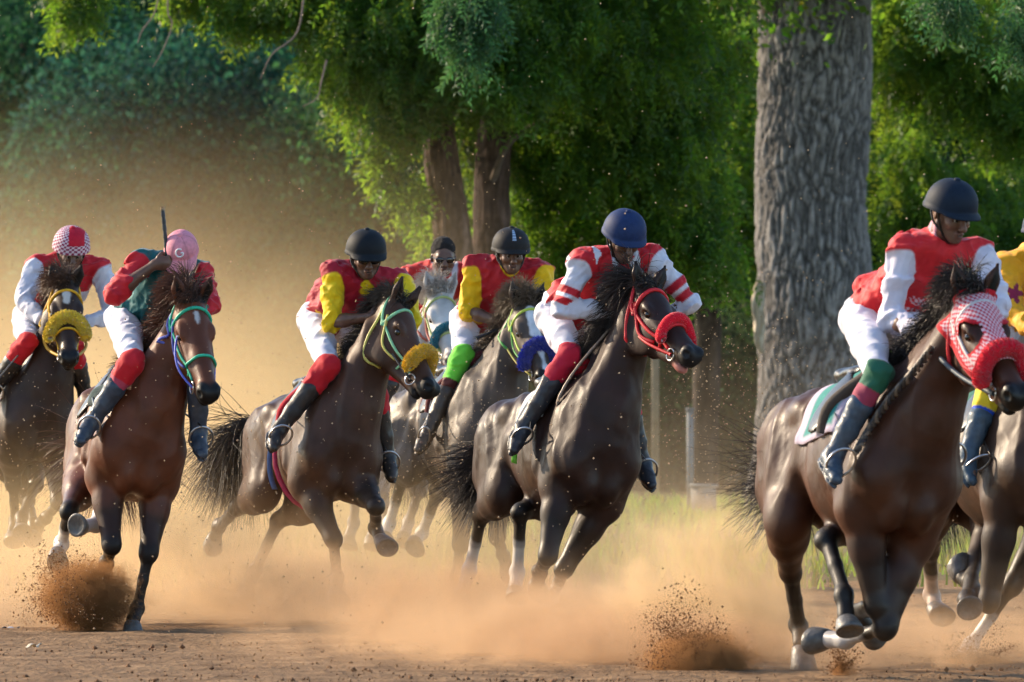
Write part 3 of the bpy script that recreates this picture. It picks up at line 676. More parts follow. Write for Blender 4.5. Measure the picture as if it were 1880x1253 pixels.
def build_rider(h, label, pelvis, neck, head, face, sh, el, wr, knee, ankle, toe, k=1., tl=.50, skin=None, pf=-.36, shirt=None, sleeve=None, cuff=1.0, collar=None, paint=None,
                trouser=WHI, sock=RED, sock2=None, boot=(.012, .014, .018), head_up=None, wr_s=(1, 1), el_s=(1, 1), hat='helmet', hatcol=(.02, .035, .07), L_leg=None, seed=0, sock_at=.0, boot_at=.42,
                hand_dir=(None, None), glasses=False, lean=0, hd=.19, hatfn=None, brim=.032, strap_=True, name='jockey', sh_w=.185, torso_k=1., puff=.0, split=.30):
    r = Rider(); skn = SK if skin is None else np.array(skin)
    # pelvis: on the plane forward = pf of the horse
    d = ray(*pelvis); O = h.T(pf, 0, 0); t = ((O - CAM) @ h.F0) / (d @ h.F0); pel = CAM + d * t
    nk = chain(pel, neck[0], neck[1], tl * k, 1); hc = chain(nk, head[0], head[1], hd * k, .8)
    S_ = {}; E_ = {}; Wr = {}
    for i, sd_ in ((0, -1), (1, 1)):
        S_[sd_] = chain(nk - nrm(nk - pel) * .03, sh[i][0], sh[i][1], sh_w * k, .7 if sd_ < 0 else -.2)
        E_[sd_] = chain(S_[sd_], el[i][0], el[i][1], .30 * k, el_s[i]); Wr[sd_] = chain(E_[sd_], wr[i][0], wr[i][1], .26 * k, wr_s[i])
    hipR = pel - h.L0 * .10 * k; hipL = pel + h.L0 * .10 * k
    kn = {}; an = {}; to = {}
    kn[-1] = foot_out(h, chain(hipR, knee[0], knee[1], .44 * k, 1), .075); an[-1] = foot_out(h, chain(kn[-1], ankle[0], ankle[1], .43 * k, -1), .07); to[-1] = foot_out(h, chain(an[-1], toe[0], toe[1], .19 * k, 1), .05)
    def mir(p): q = p - h.O; l = q @ h.L; return p - 2 * l * h.L
    if L_leg is None: kn[1], an[1], to[1] = mir(kn[-1]), mir(an[-1]), mir(to[-1])
    else:
        kn[1] = mir(kn[-1]); a0 = mir(an[-1]); an[1] = at(L_leg[0][0], L_leg[0][1], a0[1]); to[1] = chain(an[1], L_leg[1][0], L_leg[1][1], .17 * k, 1)
        kn[1] = an[1] + nrm((at(L_leg[2][0], L_leg[2][1], kn[1][1]) if len(L_leg) > 2 else kn[1]) - an[1]) * .43 * k
    tu = nrm(nk - pel); lat = nrm(S_[1] - S_[-1]); lat = nrm(lat - tu * (lat @ tu)); tf = nrm(np.cross(lat, tu)); tf = tf if tf @ h.F0 > 0 else -tf; tfr = (lat, tf, tu)
    f = nrm(face); u0 = np.array(head_up) if head_up is not None else UP; u = nrm(u0 - f * (u0 @ f)); l = np.cross(u, f); hf = (f, l, u)
    Hd = lambda a, b, c_: hc + k * (a * f + b * l + c_ * u)
    root = r.root = empty('person', (pel[0], pel[1], 0), label, 'rider', 'riders')
    r.__dict__.update(pel=pel, nk=nk, hc=hc, S=S_, E=E_, W=Wr, kn=kn, an=an, to=to, tu=tu, lat=lat, tf=tf, Hd=Hd, f=f, l=l, u=u, k=k)
    # ---- skin body: one continuous surface
    B = Sdf(); C = B.cone; E = B.ell; lip = skn * .9 + np.array([.03, .008, .008]); dk = skn * .55
    C(pel, pel + (nk - pel) * .6, .10 * k, .10 * k, skn, w=tf, kw=.7); C(pel + (nk - pel) * .6, nk - tu * .05, .10 * k, .09 * k, skn, w=tf, kw=.7, k=.05)
    C(nk - tu * .04, hc - u * .05 * k - f * .015, .062 * k, .056 * k, skn, k=.03)
    E(Hd(-.012, 0, .022), hf, (.098 * k, .078 * k, .098 * k), skn, k=.03)
    C(Hd(.040, 0, -.030), Hd(.050, 0, -.085), .060 * k, .044 * k, skn, k=.03, w=l, kw=1.08)
    C(Hd(.078, -.034, .004), Hd(.078, .034, .004), .0185 * k, .0185 * k, skn * .9, k=.016)
    for sd_ in (-1, 1):
        E(Hd(.066, .043 * sd_, -.044), hf, (.028 * k, .024 * k, .024 * k), skn * 1.15, k=.016)
        E(Hd(.099, .031 * sd_, -.020), hf, (.012 * k, .019 * k, .010 * k), dk, k=.010, sub=True)
        C(Hd(.012, .056 * sd_, -.062), Hd(.072, .022 * sd_, -.112), .020 * k, .018 * k, skn, k=.02)
        E(Hd(.112, .013 * sd_, -.058), hf, (.012 * k, .011 * k, .009 * k), skn * .8, k=.006)
        E(Hd(-.005, .080 * sd_, -.018), (nrm(f + l * sd_ * .5), nrm(l - f * .5 * sd_), u), (.018 * k, .007 * k, .032 * k), skn * .9, k=.008)
        C(S_[sd_] - tu * .02, E_[sd_], .040 * k, .036 * k, skn, k=.05)
        C(E_[sd_], E_[sd_] + (Wr[sd_] - E_[sd_]) * .35, .038 * k, .040 * k, skn, k=.02); C(E_[sd_] + (Wr[sd_] - E_[sd_]) * .35, Wr[sd_], .040 * k, .025 * k, skn, k=.02)
        C(nk - tu * .06 * k, S_[sd_] - tu * .02, .05 * k, .040 * k, skn, k=.04)
        hp = hipR if sd_ < 0 else hipL
        C(hp, kn[sd_], .06 * k, .042 * k, skn, k=.04); C(kn[sd_], an[sd_], .038 * k, .024 * k, skn, k=.02); C(an[sd_], an[sd_] + (to[sd_] - an[sd_]) * .6 + nrm(an[sd_] - kn[sd_]) * .02, .020 * k, .016 * k, skn, k=.01)
    C(Hd(.092, 0, -.008), Hd(.119, 0, -.052), .010 * k, .0165 * k, skn * 1.1, k=.012)
    E(Hd(.100, 0, -.082), hf, (.015 * k, .026 * k, .0085 * k), lip, k=.008); E(Hd(.096, 0, -.096), hf, (.015 * k, .022 * k, .0095 * k), lip, k=.008)
    E(Hd(.112, 0, -.0885), hf, (.014 * k, .022 * k, .0022 * k), dk * .4, k=.003, sub=True)
    E(Hd(.078, 0, -.120), hf, (.024 * k, .026 * k, .020 * k), skn, k=.018)
    # hands: palm, four curled fingers of unequal length, thumb from the side of the palm
    for i, sd_ in ((0, -1), (1, 1)):
        w0 = Wr[sd_]; a = nrm(w0 - E_[sd_]) if hand_dir[i] is None else nrm(hand_dir[i])
        kk = nrm(UP - a * (a @ UP)) ; cu = np.cross(a, kk); 
        if cu @ (h.O + h.U * .1 - w0) < 0: cu = -cu          # fingers curl towards the mane
        pc = w0 + a * .045 * k
        E(pc, (a, kk, cu), (.048 * k, .040 * k, .018 * k), skn, k=.02); C(w0, pc, .024 * k, .026 * k, skn, k=.02)
        for q, (off, ln) in enumerate(((.030, .9), (.011, 1.), (-.009, .95), (-.028, .78))):
            b = pc + a * .040 * k + kk * off * k; m1 = b + (a * .6 + cu * .8) * .034 * ln * k; m2 = m1 + (-a * .25 + cu * .95) * .024 * ln * k; m3 = m2 + (-a * .95 + cu * .1) * .020 * ln * k
            C(b, m1, .0100 * k, .0092 * k, skn, k=.006); C(m1, m2, .0092 * k, .0086 * k, skn, k=.004); C(m2, m3, .0086 * k, .0076 * k, skn * 1.2, k=.004)
        b = pc - a * .018 * k + kk * .036 * k; m1 = b + (a * .55 + kk * .55 + cu * .35) * .034 * k; m2 = m1 + (a * .7 - kk * .2 + cu * .7) * .028 * k
        C(b, m1, .013 * k, .011 * k, skn, k=.01); C(m1, m2, .0105 * k, .0088 * k, skn * 1.15, k=.004)
        r.__dict__.setdefault('hand', {})[sd_] = pc + cu * .028 * k + a * .03 * k
    V, Q, Cc = B.mesh(.0062); mesh_obj('body', V, Q, M['skin'], root, col=np.clip(Cc, 0, 1))
    for sd_ in (-1, 1):
        mbE = MB(); ec = Hd(.083, .031 * sd_, -.021); rE = .0125 * k
        Vv, Qq = lathe(ec, (l, u, f), [(rE * math.cos(t), rE * math.sin(t) + 1e-5) for t in np.linspace(math.pi, 0, 12)], 14)
        dd = np.linalg.norm(Vv - (ec + f * rE), axis=1); cE = np.where((dd < .0075 * k)[:, None], np.array([.008, .005, .004]), np.array([.42, .36, .33]))
        mesh_obj('eye', Vv, Qq, M['boot'], root, col=cE)
    # ---- shirt
    shirt = np.array(shirt); slv = np.array(sleeve if sleeve is not None else shirt); Sh = Sdf(14.); C = Sh.cone; E = Sh.ell; tk = torso_k * k
    ab = pel + (nk - pel) * .28; ch = pel + (nk - pel) * .68
    E(pel + tu * .03 * k - tf * .02, tfr, (.168 * tk, .125 * tk, .12 * k), shirt, k=.05); E(ab, tfr, (.155 * tk, .118 * tk, .16 * k), shirt, k=.06)
    E(ch, tfr, (.185 * tk, .128 * tk, .20 * k), shirt, k=.06); E(pel - tf * (.085 + puff) + tu * .05, tfr, (.15 * tk, .12 * tk, .12 * k), shirt, k=.05); E(ch - tf * .035 + tu * .05, tfr, (.17 * tk, .11 * tk, .15 * k), shirt, k=.05)
    C(S_[-1] - tu * .015, S_[1] - tu * .015, .072 * k, .072 * k, shirt, k=.05)
    C(nk - tu * .035 * k, nk + (hc - nk) * .42 - f * .012 * k, .074 * k, .062 * k, np.array(collar) if collar is not None else shirt, k=.02)
    for sd_ in (-1, 1):
        e = E_[sd_]; end = S_[sd_] + (e - S_[sd_]) * min(1., cuff * 1.0 if cuff < 1 else 1.)
        m1 = S_[sd_] + (e - S_[sd_]) * .12
        C(m1, e if cuff >= .95 else S_[sd_] + (e - S_[sd_]) * cuff, .066 * k, .054 * k, slv, k=.03)
        if cuff > 1:
            w1 = e + (Wr[sd_] - e) * min(cuff - 1, .93)
            C(e, e + (w1 - e) * .6, .054 * k, .046 * k, slv, k=.02); C(e + (w1 - e) * .6, w1, .046 * k, .034 * k, slv, k=.02)
            C(w1 - (w1 - e) * .06, w1, .037 * k, .036 * k, slv * .95, k=.004)
        else:
            q = S_[sd_] + (e - S_[sd_]) * min(cuff, 1.); C(q - nrm(e - S_[sd_]) * .03, q + nrm(e - S_[sd_]) * .005, .056 * k, .055 * k, slv * .97, k=.004)
    # open neck so that the throat shows
    Sh.cone(hc - u * .03, hc - u * .10 * k + f * .03 * k, .055 * k, .060 * k, shirt, k=.01, sub=True)
    sb = seed * 13.7
    def wr_disp(P):
        q = P + sb; loc = np.stack([(q @ lat) * 1.0, (q @ tf) * 1.0, (q @ tu) * .55], 1)
        n1 = sinnoise(loc, 28, seed); n2 = sinnoise(loc + .3, 62, seed + 9)
        return -.0125 * (1 - np.abs(n1) * 2.6).clip(-.5, 1) - .0035 * n2 - .004 * (1 - np.abs(n2) * 3).clip(-.3, 1)
    V, Q, Cc = Sh.mesh(.0075, wr_disp)
    if paint is not None: Cc = paint(r, V, Cc)
    mesh_obj('shirt', V, Q, M['shirt'], root, col=np.clip(Cc, 0, 1))
    # ---- breeches
    T_ = Sdf(14.); C = T_.cone; E = T_.ell; tr = np.array(trouser)
    E(pel - tu * .04 * k - tf * .035, tfr, (.165 * k, .125 * k, .13 * k), tr, k=.05)
    E(pel - tu * .02 * k, tfr, (.15 * k, .11 * k, .12 * k), tr, k=.05)
    for sd_ in (-1, 1):
        hp = hipR if sd_ < 0 else hipL; kneec = kn[sd_]
        C(hp, hp + (kneec - hp) * .5, .098 * k, .080 * k, tr, k=.05); C(hp + (kneec - hp) * .5, kneec, .080 * k, .058 * k, tr, k=.03)
        C(kneec, kneec + (an[sd_] - kneec) * .05, .058 * k, .054 * k, tr, k=.02)
    def wd(P):
        n1 = sinnoise(P + sb, 24, seed + 2); return -.009 * (1 - np.abs(n1) * 2.6).clip(-.4, 1) - .002 * sinnoise(P, 60, seed + 4)
    V, Q, Cc = T_.mesh(.0085, wd); mesh_obj('breeches', V, Q, M['breeches'], root, col=np.clip(Cc, 0, 1))
    # ---- socks and boots, each a mesh
    for sd_ in (-1, 1):
        kc, ac, tc_ = kn[sd_], an[sd_], to[sd_]; ld = ac - kc
        S3 = Sdf(14.); s0 = kc + ld * sock_at; 
        S3.cone(s0, kc + ld * split, (.071 * k), .063 * k, sock, k=.02); S3.cone(kc + ld * split, kc + ld * (boot_at + .06), .059 * k, .050 * k, sock2 if sock2 is not None else sock, k=.006)
        V, Q, Cc = S3.mesh(.008, wd); mesh_obj('sock', V, Q, M['breeches'], root, col=np.clip(Cc, 0, 1))
        S4 = Sdf(); b0 = kc + ld * boot_at; bt = np.array(boot)
        S4.cone(b0, kc + ld * .7, .062 * k, .052 * k, bt, k=.02); S4.cone(kc + ld * .7, ac, .050 * k, .044 * k, bt, k=.02)
        S4.cone(kc + ld * boot_at, kc + ld * (boot_at + .01), .064 * k, .064 * k, bt, k=.004)
        fd = nrm(tc_ - ac); hl = ac - fd * .035 * k + nrm(ld) * .035 * k; fl_ = np.cross(fd, nrm(ld)); dn = nrm(ld - fd * (ld @ fd))
        S4.cone(ac + nrm(ld) * .01, ac + fd * .10 * k + dn * .028 * k, .046 * k, .038 * k, bt, k=.03); S4.cone(ac + fd * .09 * k + dn * .03 * k, ac + fd * .165 * k + dn * .032 * k, .040 * k, .030 * k, bt, k=.02, w=dn, kw=.8)
        S4.ell(hl, (fd, fl_, dn), (.04 * k, .036 * k, .04 * k), bt, k=.02)
        S4.ell(ac + fd * .055 * k + dn * .066 * k, (fd, fl_, dn), (.135 * k, .042 * k, .010 * k), bt * .7 + .01, k=.006)      # sole
        S4.ell(hl + dn * .034 * k, (fd, fl_, dn), (.034 * k, .034 * k, .016 * k), bt * .5, k=.006)                         # heel
        def bd(P): return -.003 * (1 - np.abs(sinnoise(P, 45, seed + 7)) * 2).clip(-.5, 1)
        V, Q, Cc = S4.mesh(.007, bd)
        dusty = np.clip(.5 + .5 * sinnoise(V, 20, 3), 0, 1)[:, None] * .25; Cc = Cc * (1 - dusty) + np.array([.12, .08, .05]) * dusty
        mesh_obj('boot', V, Q, M['boot'], root, col=np.clip(Cc, 0, 1))
        # stirrup iron and leather belong to the horse's tack
        ball = ac + fd * .10 * k + dn * .03 * k; mb = MB(); t = np.linspace(-math.pi * .78, math.pi * .78, 22); upd = -dn
        loop = [ball + fl_ * .068 * math.sin(x) + upd * (.058 + .078 * math.cos(x)) - dn * 0 for x in t]
        loop = loop + [loop[0]]
        mb.tube(loop, .0065, 8, n=50); 
        mb.obj('stirrup', M['steel'], h.root)
        top = h.S.project(h.T(-.24, .26 * sd_, -.16)[None], .03, it=6)[0]; st = ball + upd * .142
        mid_ = h.S.project(((top + st) / 2)[None], .022, it=4)[0] if h.S.ev(((top + st) / 2)[None], cap=.3)[0] < .03 else (top + st) / 2
        pth = spline([top, mid_, st], 14); Gd = np.stack([pth - nrm(fd) * .012, pth + nrm(fd) * .012], 0); Vv, Qq = sheet(Gd, .004); mb = MB(); mb.add(Vv, Qq, (.012, .011, .011)); mb.obj('stirrup_leather', M['leather'], h.root)
    # ---- head gear
    c0 = Hd(-.008, 0, .030)
    if hat == 'helmet':
        hcn = np.array(hatcol)
        dome(c0, f, l, u, .134 * k, .122 * k, .118 * k, bottom=.002, brim=brim, colf=hatfn or (lambda V, i, p, m: np.tile(hcn, (len(V), 1))), parent=root, n=48 if hatfn is None else 140, m=22 if hatfn is None else 44)
    elif hat == 'cap':
        hcn = np.array(hatcol)
        dome(c0, f, l, u, .108 * k, .094 * k, .092 * k, bottom=.0, brim=.075, brim_w=62, colf=lambda V, i, p, m: np.tile(hcn, (len(V), 1)) * (.82 + .3 * np.abs(np.cos(p * 3))[:, None] ** .15), name='cap', parent=root)
    elif hat == 'hair':
        Hh = Sdf(); Hh.ell(Hd(-.018, 0, .038), hf, (.102 * k, .084 * k, .096 * k), (.01, .01, .01)); Hh.ell(Hd(.085, 0, -.01), hf, (.05 * k, .10 * k, .062 * k), (.01, .01, .01), k=.012, sub=True); Hh.ell(Hd(-.02, 0, -.12), hf, (.2, .2, .085), k=.01, sub=True)
        V, Q, _ = Hh.mesh(.006, lambda P: -.003 * sinnoise(P, 160, 3) - .002 * sinnoise(P, 90, 5)); mesh_obj('hair', V, Q, M['curl'], root)
    if hat == 'helmet':
        mbh = MB()
        if strap_:
            for sd_ in (-1, 1): mbh.tube([Hd(.02, .098 * sd_, .02), Hd(.028, .083 * sd_, -.04), Hd(.045, .058 * sd_, -.10), Hd(.060, .012 * sd_, -.142)], .0065, 6)
            for sd_ in (-1, 1): mbh.tube([Hd(-.05, .085 * sd_, .0), Hd(-.01, .085 * sd_, -.055), Hd(.035, .066 * sd_, -.09)], .006, 6)
            mbh.obj('chin_strap', M['leather'], root)
    if glasses:
        for sd_ in (-1, 1):
            g = Sdf(); gf = (nrm(f + l * .22 * sd_), nrm(l - f * .22 * sd_), u)
            g.ell(Hd(.102, .034 * sd_, -.020), gf, (.007 * k, .032 * k, .021 * k), k=.004)
            g.cone(Hd(.100, .060 * sd_, -.012), Hd(.0, .083 * sd_, -.008), .005, .004, k=.004); g.cone(Hd(.106, .006 * sd_, -.014), Hd(.107, 0, -.013), .005, .005, k=.004)
            V, Q, _ = g.mesh(.0035); mesh_obj('sunglasses_lens', V, Q, M['lens'], root)
    return r
def reins(h, r, col=(.02, .016, .014), rad=.007, slack=.03, both=None):
    mb = MB()
    for sd_ in (-1, 1):
        a, b = h.bit[sd_], r.hand[both or sd_]; pts = []
        for t in np.linspace(0, 1, 9): pts.append(a + (b - a) * t - UP * slack * math.sin(math.pi * t) + h.l * sd_ * .07 * math.sin(math.pi * t))
        pts = np.array(pts); d = h.S.ev(pts, cap=.5); 
        for i in range(1, 8):
            if d[i] < .018: pts[i] = h.S.project(pts[i][None], .02, it=5, cap=.5)[0]
        for _ in range(3): pts[1:-1] = pts[1:-1] * .5 + (pts[:-2] + pts[2:]) * .25
        mb.tube(list(pts), rad, 7, n=40, col=col)
    return mb.obj('rein', M['strap'], h.root, vcol=True)
def blend(C, m, col): m = np.clip(m, 0, 1)[:, None]; return C * (1 - m) + np.array(col) * m
def band(x, a, b, s=.006): return np.clip((x - a) / s + .5, 0, 1) * np.clip((b - x) / s + .5, 0, 1)
def torso_uv(r, V):
    q = V - (r.pel + (r.nk - r.pel) * .6); return q @ r.lat, q @ r.tf, q @ r.tu
def arms_mask(r, V):
    """1 on the sleeves: nearer to an arm bone than to the trunk side seam"""
    m = np.zeros(len(V)); tt = np.zeros(len(V))
    for s in (-1, 1):
        t1, d1 = segt(V, r.S[s] + (r.E[s] - r.S[s]) * .1, r.E[s]); t2, d2 = segt(V, r.E[s], r.W[s])
        on = (np.minimum(d1, d2) < .095) & ((t1 > .0) | (d2 < .085)); m[on] = 1; tt[on] = np.where(d1 < d2, t1, 1 + np.clip(t2, 0, 1))[on]
    return m, tt
RIDERS = {}
if want('riders'):
    H_ = HORSES
    hw = lambda P, s=150.: (np.sin(P @ np.array([1, .2, .1]) * s) * np.sin(P @ np.array([.1, .2, 1]) * s) > 0).astype(float)
    # rider 1
    def p1(r, V, C):
        x, y, z = torso_uv(r, V); m = (np.abs(x) > .085) & (z < .10) & (z > -.02) & (y > 0); return blend(C, m * 1., WHI)
    def hat1(V, i, ph, m):
        chk = (np.floor(ph * 140 / 6.2832 / 3.5) + np.floor(i / 3.)) % 2; c = np.where(chk[:, None] > 0, np.array([.66, .55, .62]), np.array([.25, .015, .07])); x = V[:, 0] - V[:, 0].mean()
        redp = (x > -.018) & (x < .085) & (i > 9) & (np.cos(ph) > -.5); return np.where(redp[:, None], np.array([.5, .01, .03]), c)
    r = RIDERS[1] = build_rider(H_[1], 'person in red and white silks with a checked helmet cover at the far left', (78, 585), (128, 492), (131, 456), (.22, -1, -.55),
        ((68, 486), (184, 488)), ((42, 552), (210, 578)), ((78, 588), (160, 592)), (50, 628), (-12, 716), (-22, 740), shirt=RED, sleeve=WHI, cuff=1.95, paint=p1, hatfn=hat1, brim=.0, seed=1, wr_s=(1, .8), tl=.46, sh_w=.21)
    r = RIDERS[2] = build_rider(H_[2], 'person in teal and red shirt and pink cap marked G, holding up a stick', (258, 585), (328, 500), (333, 462), (-.05, -1, -1.0),
        ((262, 480), (370, 500)), ((210, 540), (384, 560)), ((284, 486), (352, 590)), (243, 664), (170, 774), (150, 806), shirt=TEAL, sleeve=RED, cuff=1.38, sock=RED, sock2=(.40, .05, .09), boot=(.03, .05, .08), boot_at=.44, split=.22, hat='cap', hatcol=(.62, .24, .30), seed=2,
        el_s=(.7, 1), wr_s=(1, 1), L_leg=((364, 795), (372, 826), (364, 690)), hand_dir=((.9, -.1, .15), None), sh_w=.22, hd=.17,
        paint=lambda r, V, C: blend(C, band(torso_uv(r, V)[2], -.5, -.27), RED))
    def p3(r, V, C):
        d = np.linalg.norm(V - (r.nk + r.tf * .06), axis=1); C = blend(C, band(d, .0, .052), YEL)
        x, y, z = torso_uv(r, V); return blend(C, ((y > .04) & (np.hypot((x + .10) / .05, (z + .18) / .026) < 1 + .3 * sinnoise(V, 70, 4))) * .9, (.75, .5, .02))
    r = RIDERS[3] = build_rider(H_[3], 'person in black helmet, sunglasses and crimson vest with yellow sleeves', (606, 588), (672, 512), (672, 466), (.22, -1, -.30),
        ((612, 498), (736, 514)), ((608, 592), (756, 590)), ((678, 582), (724, 592)), (602, 672), (512, 790), (508, 820), shirt=CRIM, sleeve=YEL, cuff=1.0, collar=YEL, puff=.05, paint=p3, hatcol=(.006, .009, .013), glasses=True, brim=.05,
        wr_s=(1, -.4), seed=3, boot=(.02, .02, .022), boot_at=.36, L_leg=((712, 838), (718, 868)), sh_w=.22)
    def p4(r, V, C):
        x, y, z = torso_uv(r, V); C = blend(C, band(np.abs(np.abs(x) - .105 + z * .15), -.1, .02) * (z > -.05), WHI); return C
    r = RIDERS[4] = build_rider(H_[4], 'bare headed person with short black hair and sunglasses on the white horse', (760, 570), (812, 508), (814, 470), (.12, -1, -.12),
        ((756, 502), (858, 500)), ((742, 560), (870, 580)), ((790, 585), (850, 600)), (735, 660), (690, 770), (685, 800), shirt=(.55, .025, .02), sleeve=(.55, .025, .02), cuff=1.9, paint=p4, hat='hair', glasses=True, seed=4, sh_w=.20)
    def hat5(V, i, ph, m):
        d = (ph + np.pi) % (2 * np.pi) - np.pi; c = np.tile(np.array([.014, .014, .016]), (len(V), 1)); k_ = (np.abs(d - .0) < .11) & (i > 12) & (i < 34); c[k_] = (.30, .40, .55); c[k_ & (i % 5 < 2)] = (.12, .17, .28); return c
    r = RIDERS[5] = build_rider(H_[5], 'person in red vest with rolled yellow sleeves and lime green socks', (880, 590), (936, 505), (938, 460), (.18, -1, -.22),
        ((872, 486), (998, 496)), ((860, 572), (1006, 575)), ((918, 592), (985, 605)), (850, 652), (788, 790), (768, 822), shirt=(.42, .01, .018), sleeve=(.85, .50, .004), cuff=1.0, collar=YEL, hatfn=hat5, sock=(.16, .62, .05), sock2=(.11, .03, .025), boot=(.05, .035, .025), boot_at=.52, seed=5, sh_w=.22,
        paint=lambda r, V, C: blend(C, (torso_uv(r, V)[1] > .05) * band(torso_uv(r, V)[2], -.20, -.10) * (sinnoise(V, 90, 2) > .1) * .8, (.70, .45, .03)))
    def p6(r, V, C):
        am, t = arms_mask(r, V); C = blend(C, am * (band(t, .52, .68, .02) + band(t, .76, .92, .02)), RED)
        x, y, z = torso_uv(r, V); dm = ((np.abs(((x * 9) % 1) - .5) + np.abs(((z * 5) % 1) - .5)) < .32) * (1 - am); C = blend(C, dm * 1., WHI)
        d = np.linalg.norm(V - (r.nk + r.tf * .06), axis=1); return blend(C, band(d, 0, .060), WHI)
    r = RIDERS[6] = build_rider(H_[6], 'person in red and white diamond silks with striped sleeves and navy helmet', (1046, 582), (1132, 486), (1146, 432), (.40, -1, -.62),
        ((1070, 478), (1196, 470)), ((1032, 568), (1266, 556)), ((1126, 570), (1210, 590)), (1046, 650), (962, 784), (948, 826), shirt=RED, sleeve=WHI, cuff=1.93, collar=WHI, paint=p6, hatcol=(.012, .030, .10), sock=(.50, .012, .04), boot=(.02, .025, .035), boot_at=.40, seed=6,
        L_leg=((1180, 852), (1195, 884)), sh_w=.23, wr_s=(1, -.2), tl=.52, hd=.20)
    def p7(r, V, C):
        x, y, z = torso_uv(r, V); am, t = arms_mask(r, V)
        pt = ((np.abs(x - .04 - z * .3) < .06) & (np.abs(z + .05) < .022)) | ((np.abs(x + .01) < .08) & (np.abs(z + .12) < .024)) | ((np.abs(x + .10) < .03) & (np.abs(z + .02) < .03)); m = pt * (y > .03)
        C = blend(C, m * hw(V, 260.) * .9, (.7, .55, .6)); d = np.linalg.norm(V - (r.nk + r.tf * .05), axis=1); return blend(C, band(d, 0, .055) * hw(V, 300.), (.7, .5, .55))
    r = RIDERS[7] = build_rider(H_[7], 'person in red vest with white sleeves on the horse in the checked hood', (1618, 588), (1728, 454), (1746, 386), (.75, -1, -.50),
        ((1662, 450), (1800, 462)), ((1634, 588), (1836, 560)), ((1696, 608), (1770, 618)), (1612, 686), (1530, 838), (1545, 876), shirt=(.62, .018, .025), sleeve=(.66, .62, .72), cuff=1.86, collar=(.62, .30, .36), puff=.03, split=.12, paint=p7, hatcol=(.006, .014, .030), sock=(.02, .12, .07), sock2=(.30, .04, .08),
        boot=(.03, .06, .10), boot_at=.40, skin=(.15, .068, .042), seed=7, tl=.52, sh_w=.21, L_leg=((1742, 822), (1752, 862), (1738, 700)), k=1.0, hd=.21)
    def p8(r, V, C):
        q = V - at(1863, 539, (r.E[-1])[1] - .03); q[:, 1] = 0; d = np.linalg.norm(q, axis=1); a = np.arctan2(q[:, 2], q[:, 0]); return blend(C, (d < .040 * (1 + .35 * np.cos(5 * a))) * 1., (.25, .01, .05))
    r = RIDERS[8] = build_rider(H_[8], 'person in golden yellow shirt cut off by the right edge of the photo', (1868, 590), (1915, 480), (1922, 428), (.3, -1, -.2),
        ((1848, 484), (1975, 484)), ((1856, 575), (1990, 590)), ((1905, 612), (1960, 620)), (1822, 706), (1778, 832), (1796, 884), shirt=(.80, .36, .01), sleeve=(.80, .36, .01), cuff=1.9, paint=p8, sock=(.75, .52, .02), sock2=(.02, .07, .45), boot=(.04, .08, .12), boot_at=.50, seed=8)
    # G on the cap: raised white stitching
    r = RIDERS[2]; mb = MB(); c0 = r.Hd(-.008, 0, .030); pts = []
    for a in np.linspace(R(50), R(330), 20): pts.append((math.cos(a) * .021, math.sin(a) * .025))
    pts += [(.019, -.002), (.006, -.002)]
    P = []
    for x, y in pts:
        dv = nrm(r.f * 1.0 + r.l * (x / .10) * 1.0 + r.u * (.48 + y / .10)); e = np.array([dv @ r.f / .108, dv @ r.l / .094, dv @ r.u / .092]); P.append(c0 + dv * (1.0 / np.linalg.norm(e) + .006))
    mb.tube(P, .0052, 6, n=60, col=(.75, .72, .75)); mb.obj('cap_letter', M['cloth_v'], [c_ for c_ in r.root.children if c_.name.startswith('cap')][0], vcol=True)
    # ---------------- tack, hair
    bridle(H_[1], (.62, .34, .01), fl=(.85, .62, .05), fl_a=.30, fl_r=.040, fl_ext=.6, seed=1); saddle(H_[1], (.05, .05, .05), (.1, .1, .1)); reins(H_[1], RIDERS[1], (.5, .27, .01), .010)
    bridle(H_[2], (.02, .42, .26), (.10, .12, .45)); saddle(H_[2], (.02, .05, .05), (.015, .03, .03)); reins(H_[2], RIDERS[2], (.10, .12, .5), both=1)
    bridle(H_[3], (.25, .55, .30), (.55, .50, .12), fl=(.85, .52, .02), fl_a=.37, fl_r=.040, fl_ext=.6, seed=3); saddle(H_[3], (.008, .035, .03), (.03, .06, .05), roll=(.40, .01, .025)); reins(H_[3], RIDERS[3], (.05, .05, .05))
    bridle(H_[4], (.35, .42, .15), (.45, .12, .08), flen=.005, fl=(.01, .17, .24), fl_a=.33, fl_r=.030, seed=4); saddle(H_[4], (.3, .3, .3), (.5, .5, .5)); reins(H_[4], RIDERS[4], (.4, .3, .1))
    bridle(H_[5], (.45, .58, .08), (.10, .35, .08), flen=.016, fl=(.03, .05, .45), fl_a=.36, fl_r=.030, seed=5); saddle(H_[5], (.02, .12, .06), (.10, .02, .02), roll=(.10, .018, .02)); reins(H_[5], RIDERS[5], (.35, .30, .05))
    def pat6(u, v, c): 
        c[(np.abs(((u * 3) % 1) - .5) < .22) & (np.abs(v) > .35)] = (.62, .62, .66); return c
    bridle(H_[6], (.58, .012, .02), (.50, .01, .02), flen=.0035, nf=3000, fl=(.72, .012, .03), fl_a=.34, fl_r=.034, fl_ext=.6, r=.0105, seed=6); saddle(H_[6], (.02, .17, .15), (.5, .5, .52), roll=(.42, .01, .018), pattern=pat6); reins(H_[6], RIDERS[6], (.5, .01, .02), .009)
    def pat7(u, v, c):
        c[(np.abs(u - .55) < .2) & (np.abs(np.abs(v) - .72) < .14) & (np.sin(u * 30) * np.sin(v * 25) > -.2)] = (.55, .55, .6); return c
